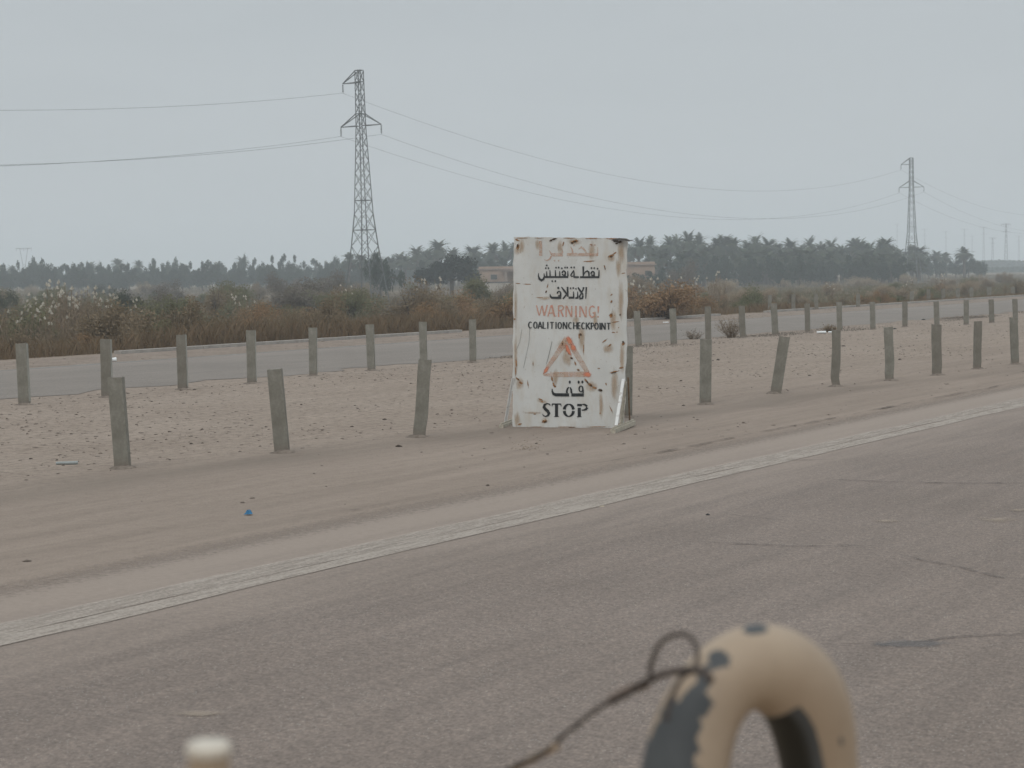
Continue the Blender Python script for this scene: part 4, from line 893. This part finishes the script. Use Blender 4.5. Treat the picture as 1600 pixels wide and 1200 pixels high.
def zone_kind(px, u):
    if px > 1120 and u > .12: return random.choices(['tan', 'dry', 'olive', 'rust'], [6, 2, 1, 1])[0]
    if px > 880 and u > .3 and random.random() < .4: return 'tan'       # u: 0 at the road edge .. 1 far
    if u < .10: return random.choices(['dry', 'rust', 'olive'], [6, 2, 1] if px < 800 else [4, 5, 2])[0]
    if u < .55: return random.choices(['dry', 'olive', 'rust', 'grey'], [3, 7, .6, 1.2] if px < 900 else [3, 4, 3, 1])[0]
    return random.choices(['olive', 'grey', 'dry', 'tan', 'dark'], [4, 3, 3, 1.5, .8])[0]
for i in range(284):
    px = random.uniform(-20, 1620); e0 = edgeY(px, 33.6); q = random.random()
    if abs(px-715) < 60 and q > .45: q *= .45
    D = e0+1.0+(335-e0)*q**1.75; u = (D-e0)/(335-e0)
    vis = 1-.45*sst(950, 1250, px); hgt = (random.uniform(.8, 1.5) if random.random() < .75 else random.uniform(1.5, 2.1))*(1+.6*u)*float(vis)
    hgt = min(hgt, 2.3)
    if u < .1: hgt *= .75
    put_bush(zone_kind(px, u), px, D, hgt, hgt*random.uniform(1.3, 2.3))
# bushes that stand out in the photo
put_bush('dry', 655, 78, 2.0, 4.2, 'broad brown bush behind the far road, between the pylon and the sign')
put_bush('dark', 198, 112, 1.9, 2.2, 'dark green bush rising from the scrub behind the white reeds')
put_bush('grey', 1064, 215, 3.9, 4.4, 'rounded grey bush in front of the palms, right of the small pink house')
put_bush('grey', 278, 190, 2.7, 3.2, 'rounded grey-brown bush below the blue tree line on the left')
put_bush('grey', 510, 170, 3.2, 4.6, 'wide pinkish grey bush left of the pylon')
put_bush('grey', 450, 175, 3.1, 4.2, 'second pinkish grey bush, left beside the wide one near the pylon')
put_bush('rust', 1040, 70, 1.35, 3.0, 'orange-brown bush mass just right of the sign, beyond the road')
put_bush('rust', 1100, 82, 1.1, 2.8, 'orange-brown bush two bushes right of the sign beyond the road')
put_bush('olive', 1180, 95, 1.5, 2.4, 'olive bush beyond the road behind the median bush')
put_bush('olive', 40, 62, 1.6, 2.8, 'green bush at the left edge beside the white reeds')
put_bush('dark', 0, 130, 2.3, 2.6, 'dark bush cut by the left edge of the picture')
# twiggy bushes in the median
def twig_bush(name, base, hgt, wid, n, mt, label, seed, lean=0, leafn=500, leaf=.02):
    rr = random.Random(seed); th = thing(name, base, label, 'shrub'); k = MB(); tips = []
    for i in range(n):
        a = rr.uniform(0, 6.28); q = rr.random()**.6; p = Vector((.05*math.cos(a), .05*math.sin(a), -.03)); d = Vector((math.cos(a)*q*wid/hgt*.5+lean, math.sin(a)*q*wid/hgt*.5, 1)); d.normalize(); pts_ = [p]; l = hgt*rr.uniform(.55, 1.1)
        for j in range(4): d = (d+Vector((rr.uniform(-.25, .25), rr.uniform(-.25, .25), rr.uniform(-.1, .1)))).normalized(); pts_.append(pts_[-1]+d*l/4); tips.append(pts_[-1])
        k.tube(pts_, [.006, .005, .004, .003, .002], 4, False)
        for j in (2, 3):
            for s in range(2):
                dd = Vector((rr.uniform(-1, 1), rr.uniform(-1, 1), rr.uniform(-.1, .9))).normalized(); k.tube([pts_[j], pts_[j]+dd*l*.22], [.003, .0015], 3, False); tips.append(pts_[j]+dd*l*.2)
    k.build('stem', simple('twig', (.20, .15, .105), .9, .1), th); r_ = np.random.default_rng(seed); T = np.array(tips)
    C = T[r_.integers(0, len(T), leafn)]+r_.normal(size=(leafn, 3))*.05; C[:, 2] = np.abs(C[:, 2]); V, Fq = leafquads(C, leafn, leaf, .4, .3, r_); np_mesh('foliage', V, Fq, mt, th); return th
def gp(px, py): q = P(px, py); q.z = gz(q.x, q.y); return q
twig_bush('dry_shrub', gp(1143, 528), .62, 1.15, 60, dryb, 'dry twiggy brown shrub on the median edge between far-row posts', 3, -.1, 1100, .016)
twig_bush('dry_shrub', gp(1083, 530), .32, .75, 34, greyb, 'low sparse dry shrub beside the median post, left of the larger twiggy shrub', 5, 0, 350, .016)
twig_bush('dry_shrub', gp(1296, 519), .26, .55, 60, dryb, 'small dark tangle of dry twigs by the white litter', 8, 0, 500, .02)
twig_bush('dry_tuft', gp(823, 703), .05, .3, 30, dryb, 'tiny dry tuft in front of the sign', 9, 0, 90, .008)
# ground litter of twigs along the far row (low creeping dry growth)
def grass(name, n, tr, srange, hg, wd, mt, label, dens_sc=3, thr=.35, fade=0, lim=.29):
    tq = rng.uniform(tr[0], tr[1], n); sq = rng.uniform(srange[0], srange[1], n); x = DR.x*sq+NR.x*tq; y = DR.y*sq+NR.y*tq
    keep = (np.abs(x) < lim*y+2) & (y > 12) & (vnoise(x, y, dens_sc, 33) > thr*rng.uniform(.6, 1.2, n)); x, y, tq = x[keep], y[keep], tq[keep]; n = len(x)
    hh = rng.uniform(hg[0], hg[1], n)*(.55+.9*vnoise(x, y, 4, 44))*(1-fade*sst(60, 92, x*DR.x+y*DR.y)); ww = wd*rng.uniform(.6, 1.5, n)*(1+y/90); a = rng.uniform(0, 6.28, n)
    lx, ly = rng.normal(0, .2, n)*hh, rng.normal(0, .2, n)*hh; z = ground_z(x, y)
    V = np.empty((n, 4, 3)); c_, s_ = np.cos(a)*ww, np.sin(a)*ww
    V[:, 0] = np.stack([x-c_, y-s_, z-.03], 1); V[:, 1] = np.stack([x+c_, y+s_, z-.03], 1); V[:, 2] = np.stack([x+lx+c_*.5, y+ly+s_*.5, z+hh*.7], 1); V[:, 3] = np.stack([x+lx*1.6, y+ly*1.6, z+hh], 1)
    o = np_mesh(name, V.reshape(-1, 3), np.arange(4*n).reshape(n, 4), mt); tag(o, label, 'grass', kind='stuff'); return o
grass('dry_brush', 260000, (31.9, 46), (0, 150), (.18, .62), .006, foliage('reddish_brush', [(.15, .105, .063), (.20, .14, .088), (.18, .135, .085), (.26, .19, .125)]), 'dense reddish brown dry brush along the far side of the road', thr=.2, fade=.72)
grass('scrub_growth', 260000, (42, 130), (0, 260), (.2, .7), .009, foliage('mixed_scrub', [(.14, .115, .066), (.13, .125, .07), (.18, .15, .095), (.22, .175, .115), (.115, .115, .065)]), 'low mixed brown and olive scrub growth behind the road', 6, .25, .35)
grass('straw_grass', 200000, (95, 330), (0, 520), (.15, .45), .02, foliage('straw_scrub', [(.19, .15, .10), (.16, .13, .085), (.22, .175, .125), (.13, .12, .075)]), 'pale straw coloured grass toward the palms', 14, .42)
grass('creeping_growth', 16000, (19.9, 21.2), (34, 90), (.01, .045), .006, greyb, 'low dry growth creeping along the median edge', 2.2, .55)

# reeds with white plumes
def reed(seed):
    rr = random.Random(seed); root = thing('reed_clump', (0, 0, -50), 'x', 'reeds'); k = MB(); pl = MB()
    for i in range(16):
        a = rr.uniform(0, 6.28); q = rr.uniform(0, .45); h_ = rr.uniform(1.3, 1.95); b_ = Vector((q*math.cos(a), q*math.sin(a), -.05)); t_ = b_+Vector((rr.uniform(-.3, .3), rr.uniform(-.3, .3), h_))
        k.tube([b_, b_.lerp(t_, .5), t_], [.011, .009, .005], 4, False)
        for j in range(4):
            f = rr.uniform(.15, .8); p0 = b_.lerp(t_, f); dd = Vector((rr.uniform(-1, 1), rr.uniform(-1, 1), rr.uniform(.3, 1))).normalized(); sd_ = dd.cross(Vector((0, 0, 1))).normalized()*.016; p1 = p0+dd*.28; p2 = p1+Vector((dd.x, dd.y, -.25))*.22
            k.add([p0-sd_, p0+sd_, p1+sd_, p1-sd_, p2], [(0, 1, 2, 3), (3, 2, 4)])
        if i % 3: continue
        for j in range(34):
            f = rr.random(); c_ = t_+Vector((0, 0, -.02+.12*f)); dd = Vector((rr.uniform(-1, 1)+.4, rr.uniform(-1, 1), rr.uniform(-.2, .9))).normalized()*(.075*(1.15-f)); sd_ = Vector((rr.uniform(-1, 1), rr.uniform(-1, 1), rr.uniform(-1, 1)))*.024
            pl.add([c_-sd_, c_+sd_, c_+dd+sd_*.4, c_+dd-sd_*.4], [(0, 1, 2, 3)])
    s_ = k.build('stalk', reedm, root); p_ = pl.build('plume', white, root); reg(root, s_, p_); return root
reedm = foliage('reed_stalk', [(.20, .155, .105), (.26, .20, .14), (.17, .135, .09)])
RD = [placer(reed(s)) for s in (1, 2, 3)]
spots_r = [(60, 66, .9), (74, 64, 1), (88, 68, 1.02), (100, 70, 1.05), (114, 67, 1.1), (126, 69, 1.0), (138, 72, 1.05), (150, 71, 1.1), (163, 74, 1), (172, 72, .95), (80, 58, .8), (70, 57, .75), (48, 60, .8), (8, 57, .75), (207, 76, .8), (375, 80, .8), (391, 82, .75), (110, 75, 1.25), (92, 78, 1.2),
           (672, 95, 1.1), (684, 96, 1.15), (1000, 76, .9), (1015, 77, .95), (1060, 110, 1.1), (1085, 115, 1), (1120, 120, 1.1), (1300, 125, .7), (1420, 120, .8), (1470, 135, .9), (545, 100, .9)]
for i, (px, D, s) in enumerate(spots_r):
    x = (px-800)/FPX*D; grp = 'reeds with white plumes at the left' if px < 250 else 'scattered pale reeds in the scrub'
    o = RD[i % 3]((x, D, gz(x, D)), random.uniform(0, 6.28), s, 'x', grp)
    RANK.setdefault('white plumed reed clump' if px < 250 else 'lone pale reed clump', []).append((px, o))

# palms
def palm(seed, hgt=7.5):
    rr = random.Random(seed); root = thing('date_palm', (0, 0, -50), 'x', 'palm'); tr = MB(); n = 10; ln = rr.uniform(-.4, .4)
    tr.tube([(ln*(i/n)**2, 0, -.3+(hgt+.3)*i/n) for i in range(n+1)], [.3-.08*i/n+(.03 if i % 2 else 0) for i in range(n+1)], 9); trunk = tr.build('trunk', bark, root)
    top = Vector((ln, 0, hgt)); k = MB(); dd = MB()
    for i in range(96):
        dead = i >= 74; el = rr.uniform(-30, 80) if not dead else rr.uniform(-75, -25); a = rr.uniform(0, 6.28); l = rr.uniform(2.1, 3.0)*(.8 if dead else 1); p = Vector(top); m_ = dd if dead else k
        d = Vector((math.cos(a)*math.cos(R(el)), math.sin(a)*math.cos(R(el)), math.sin(R(el)))); S = 9; tw = rr.uniform(-.4, .4)
        prev = p
        for j in range(S):
            cur = prev+d*l/S; side = d.cross(Vector((0, 0, 1))); side = side.normalized() if side.length > .05 else Vector((1, 0, 0)); upn = side.cross(d)
            f = j/S; lw = .55*math.sin(math.pi*(.12+.83*f))+.05
            for s in (-1, 1):
                for h_ in (0, .5):
                    q = prev.lerp(cur, h_); tip = q+side*s*lw*rr.uniform(.8, 1.15)+d*lw*.55+upn*(.12*lw)+Vector((0, 0, -.2*lw)); w_ = d*.085
                    m_.add([q-w_, q+w_, tip], [(0, 1, 2)])
            m_.add([prev-upn*.02, prev+upn*.02, cur+upn*.015, cur-upn*.015], [(0, 1, 2, 3)])
            prev = cur; d = (d+Vector((0, 0, -.15-.05*f*2))).normalized()
    cr_ = k.build('crown', palmg, root); de = dd.build('dead_fronds', deadp, root); reg(root, trunk, cr_, de); return root
PM = [placer(palm(s, h)) for s, h in ((1, 7.5), (2, 7.5), (3, 7.5), (4, 7.5))]
def put_palm(px, ytop, D, label, group=None, sc=1.0):
    x = (px-800)/FPX*D; zt = PD(px, ytop, D).z; g_ = gz(x, D); h_ = zt-g_; pl = random.choice(PM); s = max(.3, h_/pl.top)
    return pl((x, D, g_), random.uniform(0, 6.28), (random.uniform(.85, 1.15)*sc,)*2+(s,), label, group)
mid = [(655, 385, 400, 'palm with round crown, leftmost of the row over the dark tree'), (688, 376, 390, 'tallest palm in the middle, above the dark tree'), (672, 392, 410, 'short palm below the tallest middle palm'), (712, 388, 400, 'palm crown directly behind the dark round tree'),
       (740, 384, 405, 'palm right of the dark round tree'), (771, 381, 395, 'palm above the roof of the brick house'), (790, 380, 410, 'palm left behind the edge of the white sign'), (806, 379, 400, 'palm hidden partly by the left of the sign'), (548, 396, 380, 'palm just left of the near pylon'), (570, 398, 390, 'palm seen between the legs of the near pylon'), (594, 395, 385, 'palm just right of the near pylon'),
       (630, 396, 420, 'low palm left of the row over the dark tree'), (752, 394, 430, 'low palm behind the brick house, left side'), (1508, 387, 430, 'lone palm standing apart at the right'), (1465, 392, 470, 'small palm left of the lone right-hand palm'), (1480, 395, 480, 'smallest palm next to the lone right-hand palm'),
       (1076, 362, 380, 'tall palm crown, highest of the grove right of the sign'), (1018, 370, 385, 'palm crown nearest the sign on its right'), (1050, 370, 390, 'palm between the first and highest crowns right of the sign'), (1137, 368, 375, 'broad palm crown in the middle of the right grove'), (1184, 367, 380, 'broad dark palm crown, right of centre in the grove')]
for px, yt, D, lb in mid: put_palm(px, yt, D, lb, 'date palms that stand out' if False else None)
tops = [(px, yt+random.choice((-4, -1, 2, 6))) for px, yt in [(985, 376), (1000, 375), (1035, 376), (1062, 372), (1092, 371), (1108, 376), (1122, 374), (1150, 376), (1170, 375), (1200, 374), (1216, 381), (1235, 371), (1250, 377), (1266, 371), (1283, 376), (1302, 370), (1318, 377), (1335, 375), (1345, 378), (1362, 374), (1380, 377), (1395, 380), (1408, 383), (1425, 386), (1436, 389), (1385, 376), (1350, 381), (1275, 380), (1240, 384)]]
for px, yt in tops: put_palm(px, yt+random.uniform(-1, 2), random.uniform(370, 430), 'tall date palm topping the right-hand grove', 'palms of the right-hand grove')
for i in range(92):
    px = random.uniform(985, 1440); put_palm(px, 389+random.uniform(0, 24)+max(0, px-1350)*.1, random.uniform(330, 380), 'lower date palm within the right-hand grove', 'lower palms of the right-hand grove')
for i in range(17):
    px = random.uniform(605, 805); put_palm(px, random.uniform(396, 410), random.uniform(380, 430), 'lower palm behind the lone dark tree', 'lower palms in the middle')
for px, yt in ((145, 410), (55, 413), (24, 415), (187, 405), (220, 408), (290, 412), (343, 410), (383, 401)): put_palm(px, yt, 520, 'hazy palm in the left tree line', 'hazy palms at the left', .9)

# broadleaf trees
def tree(mt, seed, hgt=6.5, rad=2.6, n=3600, leaf=.17, kind='broadleaf_tree', tall=.5):
    r_ = np.random.default_rng(seed); rr = random.Random(seed); root = thing(kind, (0, 0, -50), 'x', 'tree'); tr = MB()
    tr.tube([(0, 0, -.3), (.05, .02, hgt*.2), (.1, 0, hgt*.38), (0, .1, hgt*.5)], [.22, .17, .12, .04], 8)
    lb = lobes(17, (rad*.5, rad*.5, hgt*.26), (.2*hgt*.6, .2*hgt), .85, hgt*.2, r_)
    lb[0][:, 2] = np.minimum(lb[0][:, 2], hgt*.72)
    if n > 5000: lb[0][:, :2] *= .8; lb[0][:, 2] = hgt*.42+(lb[0][:, 2]-hgt*.42)*.55
    for c_ in lb[0][:9]: tr.tube([(0.05, 0, hgt*.25), Vector(c_)*.6+Vector((0, 0, hgt*.12)), Vector(c_)], [.09, .05, .02], 5, False)
    t_ = tr.build('trunk', bark, root); C = cloud(lb, n, r_, .35); C[:, 2] = np.maximum(C[:, 2], .10*hgt*r_.random(n)); V, Fq = leafquads(C, n, leaf, .6, 0, r_); f_ = np_mesh('crown', V, Fq, mt, root); reg(root, t_, f_); return root
TR = [placer(tree(bgreen, s)) for s in (1, 2, 3)]; TD = [placer(tree(dgreen, s, 6.5, 3.4, 7000, .13)) for s in (5,)]
def put_tree(px, ytop, D, wid, label, group=None, pool=None):
    x = (px-800)/FPX*D; g_ = gz(x, D); h_ = PD(px, ytop, D).z-g_; pl = random.choice(pool or TR); return pl((x, D, g_), random.uniform(0, 6.28), (wid/2/pl.rad, wid/2/pl.rad, h_/pl.top), label, group)
put_tree(708, 402, 245, 9.2, 'round dark green tree standing alone left of the brick house', None, TD)
put_tree(597, 400, 230, 5.0, 'dark tree just behind the right leg of the near pylon')
for px, yt, w_ in ((978, 424, 4), (1001, 427, 3.6), (1020, 425, 3.4), (1036, 420, 4)): put_tree(px, yt, 270, w_, 'dark low tree in front of the small pink house', 'low trees by the small pink house')
put_tree(1222, 410, 300, 4.6, 'dark rounded tree in front of the palm grove on the right')
LT = [(30, 412, 8), (62, 407, 9), (75, 410, 8), (8, 416, 8), (45, 418, 8), (100, 418, 8), (112, 415, 8), (125, 413, 8), (160, 418, 8), (175, 416, 6), (202, 414, 7), (222, 410, 7), (245, 407, 8), (262, 413, 7), (276, 408, 8), (300, 413, 8), (320, 412, 7), (335, 409, 8), (352, 411, 7), (370, 414, 7), (382, 402, 5), (398, 406, 5), (430, 403, 7), (443, 400, 6), (462, 402, 7), (480, 412, 8), (500, 407, 9), (520, 406, 9), (538, 408, 8), (420, 414, 8), (612, 404, 7), (640, 402, 8), (620, 415, 9), (90, 420, 8), (190, 422, 8), (140, 420, 8), (410, 418, 8), (560, 412, 8), (455, 416, 9), (-20, 414, 9), (-40, 412, 9)]
for i, (px, yt, w_) in enumerate(LT):
    D = random.uniform(400, 470); put_tree(px, yt-1.5, D, w_*.62, 'tall hazy tree in the left tree line', 'distant trees at the left')
for i in range(58):
    px = -30+i*11.4+random.uniform(-5, 5); put_tree(px, random.uniform(412, 425), random.uniform(385, 440), random.uniform(4, 7), 'low hazy tree under the left tree line', 'low distant trees left of the sign')
for i in range(17):
    px = 1045+i*23+random.uniform(-8, 8); put_tree(px, random.uniform(398, 412), random.uniform(310, 330), random.uniform(4.5, 6.5), 'low dark tree under the palm grove', 'low trees under the right-hand grove')
for px, yt, D in ((748, 405, 350), (772, 406, 350), (795, 404, 350), (815, 402, 345), (660, 408, 350), (585, 410, 350)): put_tree(px, yt, D, 5, 'mid-green tree behind the brick house', 'trees behind the brick house')
for px, yt in ((1440, 400), (1452, 404), (1470, 406), (1495, 406), (1515, 405), (1530, 406)): put_tree(px, yt, random.uniform(420, 470), 5.5, 'pale low tree near the lone palm', 'pale trees near the lone palm')
# a far wood that reads as one dark band on the right-hand horizon
n = 16000; px_ = rng.uniform(1440, 1700, n); D_ = rng.uniform(900, 960, n); x_ = (px_-800)/FPX*D_
C = np.stack([x_, D_, -1.2+rng.random(n)**.8*(3.6+1.6*vnoise(x_, D_, 12, 5))*(1.0)], 1); V, Fq = leafquads(C, n, .7, .7); tag(np_mesh('far_wood', V, Fq, bgreen), 'thin dark band of far trees on the right-hand horizon', 'wood', kind='stuff')
n = 26000; px_ = rng.uniform(-200, 1750, n); D_ = rng.uniform(700, 760, n); x_ = (px_-800)/FPX*D_
C = np.stack([x_, D_, -1.2+rng.random(n)*(3.4+2.2*vnoise(x_, D_, 18, 6))*np.where(px_ > 1440, .35, 1)], 1); V, Fq = leafquads(C, n, .7, .7); tag(np_mesh('distant_wood', V, Fq, bgreen), 'distant hazy wood behind the tree line', 'wood', kind='stuff')
for pl in RD+PM+TR+TD+sum(B.values(), []):
    if not pl.used[0]:
        for c_ in ALLKIDS.get(pl.proto.name, []): bpy.data.objects.remove(c_)
        bpy.data.objects.remove(pl.proto)

# ------------------------------------------------------------------ litter and stones
def stone(px, py, wpx, label, mt, group=None, name='stone', flat=.5, cat='stone', seed=0):
    b_ = gp(px, py); r = wpx*b_.y/FPX/2; rr = random.Random(seed+int(px)); k = MB(); vs = []; n = 9; rings = ((-.3, .75), (.15, 1), (.6, .75), (.95, .3))
    for z, q in rings:
        for i in range(n): a = 2*math.pi*i/n; s = r*q*rr.uniform(.75, 1.15); vs.append((s*math.cos(a), s*.7*math.sin(a), r*z*flat*rr.uniform(.85, 1.15)))
    fs = [(j*n+i, j*n+(i+1) % n, (j+1)*n+(i+1) % n, (j+1)*n+i) for j in range(3) for i in range(n)]+[tuple(3*n+i for i in range(n))]
    k.add(vs, fs); o = k.build(name, mt); o.location = b_; o.rotation_euler = (0, 0, rr.uniform(0, 3)); return tag(o, label, cat, group)
dst_ = simple('dark_stone', (.07, .055, .045), .9, .1, 0, .4, 12)
for i, (px, py, w_) in enumerate([(550, 668, 8), (557, 676, 4), (601, 655, 9), (559, 639, 5), (471, 633, 6), (1122, 564, 9), (1114, 565, 5), (1068, 632, 7), (1265, 586, 6), (1033, 648, 4), (1296, 664, 5), (1242, 666, 5), (1153, 667, 4), (1318, 542, 7), (623, 700, 11), (48, 717, 7), (89, 718, 5), (299, 693, 8), (316, 673, 6), (1406, 562, 8), (122, 722, 5), (1285, 601, 4), (1064, 597, 7), (1084, 650, 4)]):
    stone(px, py, w_, 'small dark stone on the median sand', dst_, 'dark stones on the median', seed=i)
stone(1106, 806, 12, 'small black scrap lying on the asphalt at the end of a crack', simple('black_scrap', (.02, .02, .02)), None, 'rubber_scrap', .6, 'scrap')
stone(917, 776, 8, 'small dark crumb on the worn white edge line', dst_, None, 'clod', .5, 'clod'); stone(762, 759, 7, 'dark clod on the seam between asphalt and sand', dst_, None, 'clod', .6, 'clod')
stone(1398, 512+2, 9, 'flat black scrap of rubber near the far road', simple('black_rubber', (.03, .03, .03)), None, 'rubber_scrap', .35, 'scrap')
stone(1443, 500, 9, 'dark flat scrap at the edge of the far carriageway', simple('dark_scrap', (.03, .03, .025)), None, 'rubber_scrap', .4, 'scrap')
stone(682, 817, 9, 'dark stone on the asphalt shoulder left of centre', dst_, None, 'stone', .3, 'stone')
stone(940, 792, 22, 'crumpled yellowish scrap of paper by the white line', simple('yellowed_paper', (.42, .35, .25), .9, .1), None, 'paper_scrap', .16, 'litter')
stone(1303, 705, 14, 'small pale scrap of paper on the right part of the white line', simple('pale_paper', (.42, .36, .27), .9, .1), None, 'paper_scrap', .16, 'litter')
wl = simple('white_plastic', (.72, .73, .72), .4, .5, 0, .06)
def cup(px, py, r, l, label, mt, name, cat, ang=0, squash=1):
    b_ = gp(px, py); th = thing(name, b_+Vector((0, 0, r*.9)), label, cat); th.rotation_euler = (0, 0, R(ang)); k = MB()
    k.tube([(-l/2, 0, 0), (-l/2+.004, 0, 0), (l*.1, 0, 0), (l/2, 0, 0)], [r*.7, r*.95, r, r*1.15], 14); k.build('body', mt, th, smooth=False)
    k = MB(); k.tube([(l/2, 0, 0), (l/2+.008, 0, 0)], [r*1.22, r*1.22], 14); k.build('rim', mt, th); th.scale = (1, 1, squash)
cup(177, 565, .045, .1, 'white paper cup lying on the shoulder of the far road, behind the second post', wl, 'paper_cup', 'cup', 30)
cup(104, 727, .016, .2, 'pale plastic bottle lying on the sand at the left', simple('cloudy_plastic', (.28, .30, .29), .5, .4), 'plastic_bottle', 'bottle', 5)
cup(1283, 522, .04, .24, 'white crushed carton under the small tangle of twigs', wl, 'crushed_carton', 'litter', 10, .8)
cup(1297, 521, .03, .1, 'short white carton scrap right of the crushed carton', wl, 'carton_scrap', 'litter', -20, .8)
bl = MB(); b_ = P(388, 805)
vs = []; n = 10
for ring, (q, z) in enumerate(((1, .004), (.55, .022), (.2, .028))):
    for i in range(n): a = 2*math.pi*i/n; vs.append((.032*q*math.cos(a)*(1+.3*math.sin(i*2.3)), .03*q*math.sin(a)*(1+.3*math.cos(i*3.1)), z*(1+.4*math.sin(i*1.7))))
bl.add(vs, [(j*n+i, j*n+(i+1) % n, (j+1)*n+(i+1) % n, (j+1)*n+i) for j in range(2) for i in range(n)]+[tuple(2*n+i for i in range(n))])
o = bl.build('plastic_scrap', simple('blue_plastic', (.015, .13, .26), .5, .4, 0, .3, 40)); o.location = b_+Vector((0, 0, .006)); tag(o, 'bright blue plastic scrap on the asphalt shoulder', 'litter')
cup(1068-28, 505, .03, .18, 'pale litter on the far shoulder right of the sign', wl, 'paper_litter', 'litter', 0, .6)
cup(582, 486, .10, .12, 'small white object in the scrub by the foot of the near pylon', wl, 'white_box', 'box', 0)

# ------------------------------------------------------------------ haze: one box of even pale air
hm = bpy.data.materials.new('haze_air'); hm.use_nodes = True; nt = hm.node_tree; nt.nodes.clear()
o_ = nd(nt, 'OutputMaterial'); pv = nd(nt, 'VolumePrincipled'); pv.inputs['Color'].default_value = (.90, .96, 1.0, 1); pv.inputs['Density'].default_value = .0009; pv.inputs['Anisotropy'].default_value = .0
nt.links.new(pv.outputs[0], o_.inputs['Volume'])
k = MB(); k.box((150, 2750, 23), (9000, 7200, 51.2)); hz = k.build('haze', hm); tag(hz, 'pale even haze filling the air over the plain', 'haze', kind='stuff')
def words(n):
    U = ['', 'first', 'second', 'third', 'fourth', 'fifth', 'sixth', 'seventh', 'eighth', 'ninth', 'tenth', 'eleventh', 'twelfth', 'thirteenth', 'fourteenth', 'fifteenth', 'sixteenth', 'seventeenth', 'eighteenth', 'nineteenth']
    T = {2: 'twent', 3: 'thirt', 4: 'fort', 5: 'fift', 6: 'sixt', 7: 'sevent', 8: 'eight', 9: 'ninet'}
    if n < 20: return U[n]
    return T[n//10]+('ieth' if n % 10 == 0 else 'y-'+U[n % 10])
bpy.context.view_layer.update()
byl = {}
for o in bpy.data.objects:
    if o.parent is None and o.get('label') and o['label'] != 'x': byl.setdefault(o['label'], []).append((o.location.x/max(1, o.location.y), o))
for k_, v in RANK.items(): byl[k_] = [(o.location.x/o.location.y, o) for _, o in v]
for k_, v in byl.items():
    if len(v) == 1: v[0][1]['label'] = k_; continue
    v.sort(key=lambda q: q[0])
    for i, (_, o) in enumerate(v): o['label'] = f"{k_}, {words(i+1)} from left"
for o in bpy.data.objects:
    if '_w' in o: del o['_w']
print('objects', len(bpy.data.objects), 'bushes', nbush)
